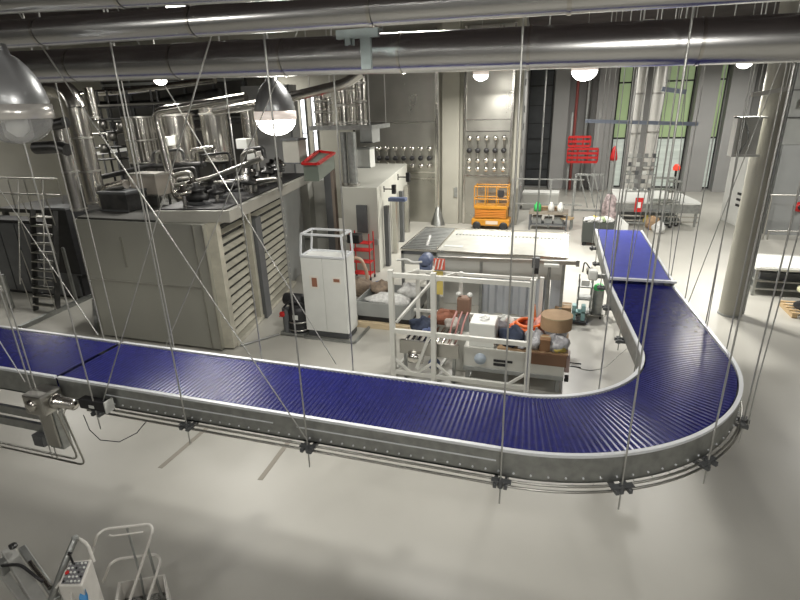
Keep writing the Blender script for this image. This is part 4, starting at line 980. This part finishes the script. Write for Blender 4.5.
carton(px_-.05, py_+.25, .8, .9, .3, .15, 'flat beige carton on the dark work table')
for k, (dx, w_, h_) in enumerate(((-.5, .4, .3), (.0, .35, .25), (.45, .4, .32))): carton(px_+dx, py_, .26, w_, .4, h_, ['left', 'middle', 'right'][k]+' small carton on the lower shelf of the dark work table', grey)
P = at(566, 231, 0); 
st = thing('stool', (P.x, P.y+.3, 0), 'small round brown-topped stool right of the work table', 'stool')
MB().tube([(P.x, P.y+.3, .5), (P.x, P.y+.3, .56)], .3, 20).build('seat', wood, st)
for k in range(4): a = pi/4+k*pi/2; MB().bar((P.x+.22*cos(a), P.y+.3+.22*sin(a), 0), (P.x+.2*cos(a), P.y+.3+.2*sin(a), .5), .03).build('leg', dgrey, st)
P0, P1 = onY(584, 216, 21.6), onY(613, 238, 21.6)
bn = thing('parts_bin', ((P0.x+P1.x)/2, 22.1, 0), 'dark green-grey parts bin behind the left corner of the far belt', 'bin')
m = MB(); a, b = P0.x, P0.x+1.15
m.box(a, 21.6, .2, b, 21.65, .95).box(a, 22.55, .2, b, 22.6, .95).box(a, 21.65, .2, a+.05, 22.55, .95).box(b-.05, 21.65, .2, b, 22.55, .95).box(a, 21.6, .15, b, 22.6, .2)
m.build('tub', mat('bin_green', (.045, .05, .045), .6), bn)
for x in (a+.1, b-.1):
    for y in (21.65, 22.5): MB().lathe((x, y, .08), [(0, 0), (.08, 0), (.08, .05), (0, .05)], 10, 'Y').build('wheel', black, bn)
for k in range(7): blob('packing_lump', (a+.15+k*.14, 21.95+.12*(k % 3), .98), (.15, .15, .12), [plast, white, yel, plast, mat('pale_green', (.4, .5, .3), .6), white, plast][k], 'crumpled packing lump heaped on the parts bin', 'packing', 20+k, .25, 'packing lumps on the parts bin')
# railing
rl = thing('guard_railing', (0, 24.5, 0), 'grey steel guard railing behind the work table', 'railing')
xs_ = [onY(p, 200, 24.5).x for p in (512, 550, 573)]
zt_ = onY(530, 179, 24.5).z
for x in xs_: MB().bar((x, 24.5, 0), (x, 24.5, zt_), .07).build('post', galv, rl)
for z in (zt_, zt_*.5): MB().bar((xs_[0], 24.5, z), (xs_[-1]+.4, 24.5, z), .05).build('rail', galv, rl)
xg0, xg1 = onY(574, 200, 24.6).x, onY(602, 200, 24.6).x; zg = onY(588, 175, 24.6).z
gt_ = thing('stair_gate', ((xg0+xg1)/2, 24.6, 0), 'grey steel gate frame with slanted bars beneath the red racks', 'gate')
for x in (xg0, xg1): MB().bar((x, 24.75, 0), (x, 24.75, zg), .08).build('post', galv, gt_)
MB().bar((xg0, 24.75, zg), (xg1, 24.75, zg), .08).build('rail', galv, gt_); MB().bar((xg0, 24.75, zg*.35), (xg1, 24.75, zg*.35), .08).build('rail', galv, gt_)
for k in range(3): MB().bar((xg0+.15+k*.3, 24.75, zg), (xg0+.6+k*.3, 24.75, zg*.4), .05).build('slanted_bar', galv, gt_)
cw = thing('floor_cabinet', onY(540, 215, 29), 'low pale machine box behind the railing', 'machine')
cw.location.z = 0; q = cw.location
MB().box(q.x-1.0, 29, 0, q.x+.9, 30, .8).build('body', MATS['front_grey'], cw, bev=.03); MB().box(q.x-1.0, 28.97, .8, q.x+.9, 30, .9).build('lid', white, cw)
# red racks on the far wall
for k, (y0, y1, x0_, x1_) in enumerate(((137, 146, 569, 590), (149, 162, 568, 597))):
    A = onY(x0_, y0, 34); B = onY(x1_, y1, 34)
    t = thing('red_rack', ((A.x+B.x)/2, 34, B.z), ('upper narrower' if k == 0 else 'lower wider')+' red tube rack near the far wall between grey fins', 'rack')
    for z in [B.z+(A.z-B.z)*i/(2 if k == 0 else 3) for i in range(3 if k == 0 else 4)]: MB().bar((A.x, 34, z), (B.x, 34, z), .13).build('rail', red, t)
    for x in [A.x+(B.x-A.x)*i/3 for i in range(4)]: MB().bar((x, 34.08, B.z), (x, 34.08, A.z), .09).build('upright', red, t)
    if k == 1:
        for x in (A.x+.1, B.x-.1): MB().bar((x, 34.15, 0), (x, 34.15, 4.8), .08).build('stand', grey, t)
P = onY(576, 110, 36.2)
tag(MB().tube([(P.x, 36.2, 0), (P.x, 36.2, CEIL)], .09, 10).build('red_pipe', mat('dull_red', (.30, .07, .06), .5)), 'thin dull red vertical pipe between the grey fins', 'pipe')
P = onY(587, 110, 36); tag(MB().tube([(P.x, 36, 0), (P.x, 36, CEIL)], .12, 10).build('grey_pipe', galv), 'grey vertical pipe right of the dull red pipe', 'pipe')
# big vertical shiny ducts in front of window 2
for k, (px0, px1, bt, Y) in enumerate(((636, 649, 190, 30.5), (655, 668, 190, 31.5))):
    A = onY(px0, 70, Y); B = onY(px1, 70, Y); R = (B.x-A.x)/2*.93; X = (A.x+B.x)/2
    t = thing('vertical_duct', (X, Y, 0), ('left' if k == 0 else 'right')+' one of the two big shiny vertical ducts before the windows', 'duct')
    MB().tube([(X, Y, .0), (X, Y, CEIL)], R, 28).build('shell', mat('duct_bright', (.78, .77, .73), .3, .35, .05, 2), t)
    for z in (1.9, 3.8, 5.7): MB().tube([(X, Y, z-.04), (X, Y, z+.04)], R*1.05, 28).build('flange', inoxd, t)
# electrical wall rack in front of ducts
P = onY(640, 172, 29.5)
er = thing('switch_rack', (P.x, 29.5, 0), 'steel rack of small devices in front of the left vertical duct', 'rack')
for x in (-.7, .75): MB().bar((P.x+x, 29.5, 0), (P.x+x, 29.5, 3.0), .06).build('post', galv, er)
for j in range(5):
    z = 1.0+j*.42; MB().bar((P.x-.7, 29.5, z), (P.x+.75, 29.5, z), .04).build('rail', galv, er)
    for i in range(4): MB().box(P.x-.6+i*.35, 29.4, z, P.x-.42+i*.35, 29.5, z+.2).build('switch', [white, grey, galv, dgrey][(i+j) % 4], er)

# large white table ---------------------------------------------------------------------
Q = [at(*p, 1.05) for p in ((612, 203), (704, 204), (688, 188), (640, 188))]
wtb = thing('layout_table', ((Q[0]+Q[1])/2).xy.to_3d()+Vector((0, 1.5, 0)), 'large white-topped steel table near the windows right of the far belt', 'table')
xa, xb, ya, yb_ = Q[0].x+.2, Q[1].x-.1, Q[1].y, Q[2].y-.8
MB().prism([(xa, ya), (xb, ya), (xb, ya+.8), (xb-.5, yb_), (xa, yb_)], 1.0, 1.06).build('tabletop', white, wtb)
MB().box(xa, ya-.04, .62, xb, ya, .98).box(xb-.04, ya, .7, xb, ya+.9, .98).build('apron', galv, wtb)
for x in (xa+.1, (xa+xb)/2, xb-.12):
    for y in (ya+.1, yb_-.2): MB().bar((x, y, 0), (x, y, 1.0), .1).build('leg', galv, wtb)
for z in (.2, .42): MB().bar((xa, ya+.1, z), (xb, ya+.1, z), .06).build('stretcher', inox, wtb)
MB().box(xa, ya+.3, .1, xb-.6, yb_-.5, .16).build('shelf', dgrey, wtb)
def cartrack(px, Y, label, w_=.8, h_=2.0):
    P = onY(*px, Y); t = thing('shelf_trolley', (P.x, Y, 0), label, 'trolley')
    for x in (-w_/2, w_/2):
        for y in (0, .6): MB().bar((P.x+x, Y+y, .1), (P.x+x, Y+y, h_), .05).build('post', galv, t)
    for j in range(5): MB().box(P.x-w_/2, Y, .2+j*(h_-.25)/4, P.x+w_/2, Y+.6, .23+j*(h_-.25)/4).build('shelf', galv, t)
    for x in (-w_/2, w_/2): MB().lathe((P.x+x, Y, .08), [(0, 0), (.08, 0), (.08, .05), (0, .05)], 10, 'Y').build('wheel', black, t)
cartrack((661, 210), 25.5, 'grey shelf trolley in front of the white table', .9, 2.2)
cartrack((672, 210), 25.9, 'narrower grey shelf trolley just right of the first, before the white table', .5, 2.0)
A = onY(633, 225, 24.5)
fx_ = thing('display_board', (A.x, 24.5, 0), 'grey shelf frame with a bright red sign left of the shelf trolleys', 'board')
for x in (-.45, .45): MB().bar((A.x+x, 24.5, 0), (A.x+x, 24.5, 1.8), .05).build('post', galv, fx_)
for z in (.4, 1.0, 1.75): MB().bar((A.x-.45, 24.5, z), (A.x+.45, 24.5, z), .05).build('rail', galv, fx_)
P = onY(639, 205, 24.4); MB().box(P.x-.16, 24.4, P.z-.3, P.x+.16, 24.47, P.z+.3).build('sign', red, fx_); MB().box(P.x-.07, 24.38, P.z-.12, P.x+.07, 24.4, P.z+.12).build('sign_patch', white, fx_)
P = onY(612, 192, 27); blob('wrapped_goods', (P.x-.1, 26.2, .55), (.4, .35, .7), mat('striped_wrap', (.55, .45, .45), .5, 0, .5, 9), 'pale pink-white wrapped goods standing left of the white table', 'goods', 31)
C.objects[-1].location.z = 0
P = onY(614, 155, 33); tag(MB().lathe((P.x, 33, 2.2), [(0, 0), (.2, 0), (.2, .15), (.1, .7), (0, .8)], 12).build('warning_cone', red), 'red covered device standing by the first green window', 'cone')
MB().bar((P.x, 33, 0), (P.x, 33, 2.2), .3).build('post', grey, C.objects[-1])
P = onY(675, 178, 31); t = thing('warning_light', (P.x, 31, 0), 'black post with red lamp behind the white table', 'light')
MB().bar((P.x, 31, 0), (P.x, 31, 1.9), .1).build('post', black, t); MB().lathe((P.x, 31, 1.9), [(.16, 0), (.18, .15), (.1, .3), (0, .32)], 12).build('beacon', mat('beacon_red', (.8, .05, .03), .4, emit=(1, .1, .05), es=.6), t)
# goods heap right of belt start
for k, (p, r, m_, lb) in enumerate([((644, 232), .25, card, 'brown cardboard lump right behind the far belt end'), ((650, 236), .22, plast, 'pale crumpled lump right of the far belt end'), ((640, 228), .2, yel, 'yellowish crumpled lump at the far belt end')]):
    P = at(*p, 0); blob('packing_lump', (P.x+.4, P.y+.6, r), (r*1.2, r, r*1.25), m_, lb, 'packing', 40+k, .25)
A = at(618, 230, 2.0); 
t = thing('leaning_sheet', (A.x, 17.5, 0), 'white narrow sheet standing upright behind the far belt end', 'sheet')
P0, P1 = onY(617, 213, 17.5), onY(630, 228, 17.5)
MB().hexa([(P0.x, 17.4, 0), (P1.x, 18.0, 0), (P1.x, 18.04, 0), (P0.x, 17.44, 0), (P0.x, 17.4, P0.z), (P1.x, 18.0, P1.z), (P1.x, 18.04, P1.z), (P0.x, 17.44, P0.z)]).build('sheet', white, t); MB().bar((P0.x, 17.38, 0), (P0.x, 17.38, P0.z+.3), .05).build('post', galv, t)

# right side ----------------------------------------------------------------------------
def stack_table(x0_, x1_, y0_, y1_, label):
    t = thing('sheet_table', ((x0_+x1_)/2, (y0_+y1_)/2, 0), label, 'table')
    MB().box(x0_, y0_, .78, x1_, y1_, .84).build('tabletop', shiny, t)
    MB().box(x0_+.1, y0_+.1, .84, x1_-.1, y1_-.2, .86).build('sheet', white, t)
    for z in (.18, .42): MB().box(x0_+.05, y0_+.05, z, x1_-.05, y1_-.05, z+.05).build('shelf', galv, t)
    for x in (x0_+.06, x1_-.06):
        for y in (y0_+.06, y1_-.06): MB().bar((x, y, 0), (x, y, .78), .07).build('leg', galv, t)
    MB().box(x0_+.2, y0_+.2, .47, x1_-.3, y1_-.3, .66).build('stored_sheets', dgrey, t)
    return t
stack_table(5.35, 7.1, 16.7, 18.4, 'white-topped steel table at the right edge behind the pillar')
P = Vector((6.3, 15.4, 0))
pallet('wooden_pallet', 6.45, 15.55, 0, 'light wooden pallet at the right picture edge', 1.2, 1.0)
P = Vector((6.5, 15.55, .14))
dr_ = thing('cable_drum', P, 'black cable drum with yellow rim on the wooden pallet', 'drum')
MB().tube([P, P+Vector((0, 0, .05))], .46, 26).build('lower_flange', black, dr_); MB().tube([P+Vector((0, 0, .05)), P+Vector((0, 0, .45))], .26, 20).build('core', black, dr_)
MB().tube([P+Vector((0, 0, .45)), P+Vector((0, 0, .50))], .46, 26).build('upper_flange', mat('pale_yellow', (.5, .5, .32), .5), dr_)
# meters and hose on grey dividing wall
P = onY(797, 207, 24.9)
hr = thing('fire_hose_reel', (P.x+.1, 24.9, P.z), 'red hose reel on the grey dividing wall at the right edge', 'hose reel')
MB().lathe((P.x+.1, 24.92, P.z), [(0, -.1), (.08, -.1), (.2, -.02), (.2, .06), (0, .06)], 20, 'Y').build('reel', red, hr); MB().lathe((P.x+.1, 24.8, P.z), [(0, 0), (.1, 0), (.1, .05)], 12, 'Y').build('hub', black, hr)
for k, (y, x0_) in enumerate(((195, 771), (231, 768))):
    A = onY(x0_, y, 24.0); B = onY(840, y+1, 24.0)
    t = thing('hand_rail', ((A.x+B.x)/2, 24, 0), ('upper' if k == 0 else 'lower')+' steel hand rail before the grey dividing wall', 'railing')
    MB().tube([A, B], .035, 8).build('rail', inoxd, t)
    for x in (A.x+.05, B.x-.05): MB().tube([(x, 24.0+k*.05, 0), (x, 24.0+k*.05, A.z)], .03, 8).build('post', inoxd, t)
# dark lattice (window grid) above the divider
A = onY(779, 98, 24.6); B = onY(835, 172, 24.6)
wg = MB().box(A.x, 25.0, 3.62, XR-.02, 25.15, 8.0)
lt = thing('equipment_wall', ((A.x+B.x)/2, 25, 3.62), 'grey cladding with small fittings above the dividing wall on the right', 'wall panel')
wg.build('cladding', grey, lt); m = MB()
for z in (4.6, 5.6, 6.6): m.box(A.x, 24.95, z, XR-.05, 25.0, z+.05)
m.build('batten', darkst, lt)
for k in range(4): MB().box(A.x+.3+.5*k, 24.85, 4.0+(k % 2)*1.0, A.x+.5+.5*k, 24.95, 4.3+(k % 2)*1.0).build('fitting', inox, lt)
# white partition with vents
A = onY(725, 147, 26.5); B = onY(744, 212, 26.5)
vp = thing('vent_partition', ((A.x+B.x)/2, 26.5, 0), 'white slanted partition with dark vent slots left of the pillar', 'partition')
x1_ = onY(745, 180, 26.2).x
MB().prism([(onY(722, 205, 28).x, 28), (x1_+.5, 24.6), (x1_+.56, 24.66), (onY(722, 205, 28).x+.06, 28.06)], 0, A.z).build('sheet', white, vp)
m = MB(); p0_ = Vector((onY(722, 205, 28).x, 28, 0)); p1_ = Vector((x1_+.5, 24.6, 0)); dd = (p1_-p0_).normalized(); nn = Vector((dd.y, -dd.x, 0))
if nn.y > 0: nn = -nn
for z in (.9, 1.15, 1.4): m.bar(p0_+dd*1.2+nn*.02+Vector((0, 0, z)), p0_+dd*3.4+nn*.02+Vector((0, 0, z)), .03, .1)
m.build('vent_slot', black, vp)

# floor slots ----------------------------------------------------------------------------
for k, (a, b) in enumerate((((207, 428), (160, 468)), ((290, 440), (260, 480)))):
    A, B = at(*a), at(*b); tag(MB().bar(A+Vector((0, 0, .002)), B+Vector((0, 0, .002)), .085, .006).build('floor_joint', mat('joint_dark', (.28, .26, .22), .8)), ('left' if k == 0 else 'right')+' dark filled strip in the floor in front of the long conveyor', 'floor joint')

# left side stairs and frames -------------------------------------------------------------
SX, SY = onY(40, 300, 10.5).x, 10.5
sr = thing('steel_stairs', (SX, 10.6, 0), 'steep dark steel stair with open treads at the left behind the conveyor', 'stairs')
for j in range(11):
    z = .2+j*.25; y = SY+j*.07
    MB().box(SX-.40, y, z, SX+.40, y+.20, z+.03).build('tread', inoxd, sr)
for s in (-.43, .43):
    MB().bar((SX+s, SY+.1, .0), (SX+s, SY+.85, 2.9), .04, .16).build('stringer', darkst, sr)
    MB().tube([(SX+s*1.1, SY-.1, .9), (SX+s*1.1, SY+.7, 3.8)], .022, 8).build('handrail', inoxd, sr)
    for j in range(4): MB().tube([(SX+s*1.1, SY+.05+j*.22, .1+j*.8), (SX+s*1.1, SY-.02+j*.22, 1.05+j*.8)], .016, 6).build('baluster', inoxd, sr)
pf = thing('mezzanine_platform', (SX-.5, 16, 0), 'dark raised platform at the head of the stairs on the left', 'platform')
zd_ = 2.55
MB().box(SX-3.4, 12.4, zd_, SX+.35, 15.5, zd_+.12).build('deck', darkst, pf)
for x in (SX-3.2, SX-1.4, SX+.4):
    for y in (12.5, 15.3): MB().bar((x, y, 0), (x, y, zd_), .14).build('leg', darkst, pf)
for x in [SX-3.3+i*.7 for i in range(5)]: MB().tube([(x, 12.45, zd_+.1), (x, 12.45, zd_+1.1)], .02, 6).build('baluster', inoxd, pf)
for z in (.6, 1.1): MB().tube([(SX-3.3, 12.45, zd_+z), (SX-.5, 12.45, zd_+z)], .025, 6).build('rail', inoxd, pf)
dk = thing('dark_cabinet', (SX-1.6, 13.2, 0), 'row of dark cabinets under the raised platform at the far left', 'cabinet')
MB().box(SX-3.3, 11.75, 0, SX+.3, 12.35, 2.45).build('body', black, dk)
for k in range(5): MB().box(SX-3.25+k*.7, 11.71, .1, SX-2.6+k*.7, 11.75, 2.35).build('door', dgrey, dk)
pbox('dark_housing', 51, 208, 73, 275, 11.7, .65, black, 'black covered machine block left of the large grey unit', 'machine', trim=dgrey)
t = C.objects['dark_housing']; 
def gframe(px0, px1, y0, y1, Y, label, n=4, tilt=0):
    A = onY(px0, y0, Y); B = onY(px1, y1, Y); t = thing('wire_guard', ((A.x+B.x)/2, Y, 0), label, 'frame')
    for x in (A.x, B.x): MB().bar((x, Y, 0), (x, Y, A.z), .05).build('post', galv, t)
    MB().bar((A.x, Y, A.z), (B.x, Y, A.z), .05).build('rail', galv, t); MB().bar((A.x, Y, .12), (B.x, Y, .12), .05).build('rail', galv, t)
    m = MB()
    for k in range(1, n): x = A.x+(B.x-A.x)*k/n; MB().tube([(x, Y, .12), (x, Y, A.z)], .012, 5).build('bar', rodm, t)
gframe(62, 80, 248, 312, 11.4, 'tall wire guard frame between the stairs and the grey unit', 5)
gframe(0, 17, 275, 318, 10.6, 'low grey guard frame at the left picture edge', 4)
gframe(-14, 12, 252, 300, 12.0, 'darker guard frame behind the low one at the left edge', 5)
lk = thing('floor_kerb', (-13.3, 10.6, 0), 'grey steel kerb frame on the floor between stairs and grey unit', 'kerb')
A, B, Cc = at(20, 330, 0), at(95, 296, 0), at(97, 335, 0)
MB().bar(A+Vector((0, 0, .06)), B+Vector((0, 0, .06)), .12).build('long_bar', galv, lk); MB().bar(B+Vector((0, 0, .06)), Cc+Vector((0, 0, .06)), .08).build('short_bar', galv, lk)
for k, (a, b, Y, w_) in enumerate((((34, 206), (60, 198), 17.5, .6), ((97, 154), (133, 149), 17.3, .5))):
    A, B = onY(*a, Y), onY(*b, Y); t = thing('belt_feeder', (A+B)/2-Vector((0, 0, .4)), ('lower left' if k == 0 else 'upper right')+' distant blue belt feeder with added belt glow glimpsed among the pipework', 'conveyor')
    MB().bar(A, B, w_, .05).build('belt', mat('belt_far_glow', (.10, .12, .55), .3, emit=(.35, .38, .9), es=.25), t)  # belt brightness comes from emission put into its material
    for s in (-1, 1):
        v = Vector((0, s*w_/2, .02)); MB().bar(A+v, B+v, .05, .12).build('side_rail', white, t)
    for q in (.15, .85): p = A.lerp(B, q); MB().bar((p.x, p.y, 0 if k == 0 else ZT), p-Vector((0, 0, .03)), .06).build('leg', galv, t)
P = onY(16, 193, YW-.05); tag(MB().box(P.x-.6, YW-.03, P.z-.9, P.x+.5, YW-.005, P.z+.9).build('wall_notice', white), 'white paper notice on the beige back wall at far left', 'notice')

# BOOM LIFT (bottom left) -------------------------------------------------------------------
bw = mat('lift_white', (.66, .64, .60), .45, 0, .06, 6)
bl = thing('boom_lift', at(120, 600, 0), 'white access lift basket with looped rails at the bottom left', 'lift')
ZTp = 1.25
def lp(pxs, r, m_=bw, name='basket_rail', f=.1):
    return MB().tube(fillet([at(x, y, z) for x, y, z in pxs], f), r, 8).build(name, m_, bl)
lp([(90, 552+8, .9), (97, 535, ZTp), (105, 529, ZTp), (150, 524, ZTp), (153, 530, ZTp), (128, 606, .55)], .016)
lp([(103, 582, .5), (110, 564, .85), (118, 559, .85), (156, 554, .85), (161, 560, .85), (146, 606, .5)], .016)
lp([(109, 535, ZTp-.02), (112, 536, ZTp-.05), (143, 532, ZTp-.05)], .009)
lp([(127, 528, ZTp), (141, 578, .7), (146, 606, .3)], .012, galv, 'stay')
lp([(148, 549, 1.0), (159, 588, .5), (166, 606, .3)], .014, galv, 'stay')
# tub
Z_ = .55; q = [at(*p, Z_) for p in ((114, 606), (118, 582), (165, 574), (170, 604))]
m = MB(); qb = [v-Vector((0, 0, .4)) for v in q]; qi = [v*.9+sum(q, Vector())/4*.1 for v in q]; qj = [v-Vector((0, 0, .25)) for v in qi]
m.hexa(qb[:4]+q[:4]); m2 = MB()
m = MB()
for i in range(4):
    j = (i+1) % 4; m.add([qb[i], qb[j], q[j], q[i], qi[i], qi[j], qj[i], qj[j]], [(0, 1, 2, 3), (3, 2, 5, 4), (4, 5, 7, 6)])
m.add(qj, [(0, 1, 2, 3)]); m.add(qb, [(3, 2, 1, 0)])
m.build('basket_tub', bw, bl)
MB().add([v+Vector((0, 0, .01)) for v in qj], [(0, 1, 2, 3)]).build('tub_grit', mat('grit', (.25, .25, .24), .9, 0, .8, 40), bl)
# control console
zc = 1.15
k = [at(68, 561, zc+.02), at(92, 559, zc+.02), at(82, 586, zc-.05), at(58, 586, zc-.05)]
cn = [v.copy() for v in k]; cb_ = [Vector((v.x, v.y, .45)) for v in cn]
cons = MB().hexa([cb_[3], cb_[2], cb_[1], cb_[0], cn[3], cn[2], cn[1], cn[0]]).build('console', bw, bl, bev=.01)
nrm = (cn[1]-cn[0]).cross(cn[3]-cn[0]).normalized()
if nrm.z < 0: nrm = -nrm
def cp_(u, v, h=0): return (cn[0].lerp(cn[1], u)).lerp(cn[3].lerp(cn[2], u), v)+nrm*h
MB().add([cp_(.1, .08, .004), cp_(.9, .08, .004), cp_(.9, .92, .004), cp_(.1, .92, .004)], [(0, 1, 2, 3)]).build('console_face', mat('console_grey', (.16, .16, .17), .5), cons)
for iu in range(5):
    for iv in range(5):
        p = cp_(.18+.16*iu, .16+.17*iv, .004); c_ = [white, white, black, white, grey][(iu*2+iv*3) % 5]
        if (iu, iv) == (0, 2): c_ = red
        MB().tube([p, p+nrm*.012], .011 if c_ is not red else .02, 8).build('button', c_, cons)
MB().tube([cp_(.25, .1, 0), cp_(.22, -.05, .14)], .012, 6).tube([cp_(.15, -.02, .11), cp_(.32, -.05, .13)], .01, 6).build('joystick', black, cons)
P0 = at(88, 592, .9); MB().add([at(84, 606, .85), at(93, 606, .85), at(92, 594, .97), at(87, 582, 1.03), at(83, 596, .95)], [(0, 1, 2, 3, 4)]).build('blue_mark', mat('mark_blue', (.05, .3, .65), .5), bl)
C.objects[-1].location += Vector((.0, -.04, .03))
lp([(55, 604, .7), (60, 566, 1.0), (74, 539, 1.3), (80, 539, 1.32), (88, 545, 1.28), (94, 562, 1.12)], .018)
lp([(49, 606, .8), (62, 570, 1.15), (75, 539, 1.35)], .035, galv, 'mast')
MB().blob(at(75, 538, 1.36), .035, .035, .03, 3, .1).build('mast_cap', grey, bl)
lp([(56, 588, 1.05), (62, 580, 1.1), (70, 582, 1.1), (72, 600, .95)], .012)
# hydraulic arm
ba = thing('folding_lift', at(25, 606, 0), 'grey hydraulic folding arm left of the white lift basket', 'lift arm')
def seg(a, b, w_, m_, nm): MB().bar(at(*a), at(*b), w_, w_*1.1).build(nm, m_, ba, bev=.01)
seg((8, 551, 1.0), (46, 612, .75), .12, mat('arm_grey', (.40, .40, .38), .45, .1, .1, 8), 'upper_arm'); seg((22, 548, 1.1), (58, 600, .85), .07, galv, 'cylinder_body')
seg((4, 574, .8), (32, 612, .7), .08, MATS['arm_grey'], 'lower_arm')
MB().tube([at(30, 562, 1.08), at(50, 588, .98)], .025, 10).build('piston_rod', inox, ba)
MB().tube(fillet([at(0, 566, 1.0), at(20, 564, 1.08), at(40, 580, 1.05), at(48, 584, .95)], .1), .016, 8).build('hydraulic_hose', black, ba)
MB().box(*(at(-4, 572, .9)-Vector((.0, .02, .02))), *(at(12, 558, 1.0)+Vector((.02, .04, .02)))).build('joint_block', galv, ba, bev=.02)
MB().blob(at(13, 546, 1.12), .05, .04, .03, 4, .1).build('joint_cap', darkst, ba)
MB().bar(at(20, 640, .05), at(20, 640, .7), .3).build('base_block', bw, ba, bev=.03)
bl['label'] = 'white access lift basket with looped rails and button console at the bottom left'

vs = bpy.context.scene.view_settings
vs.view_transform = 'Standard'; vs.look = 'None'; vs.exposure = 0.12; vs.gamma = 1.0
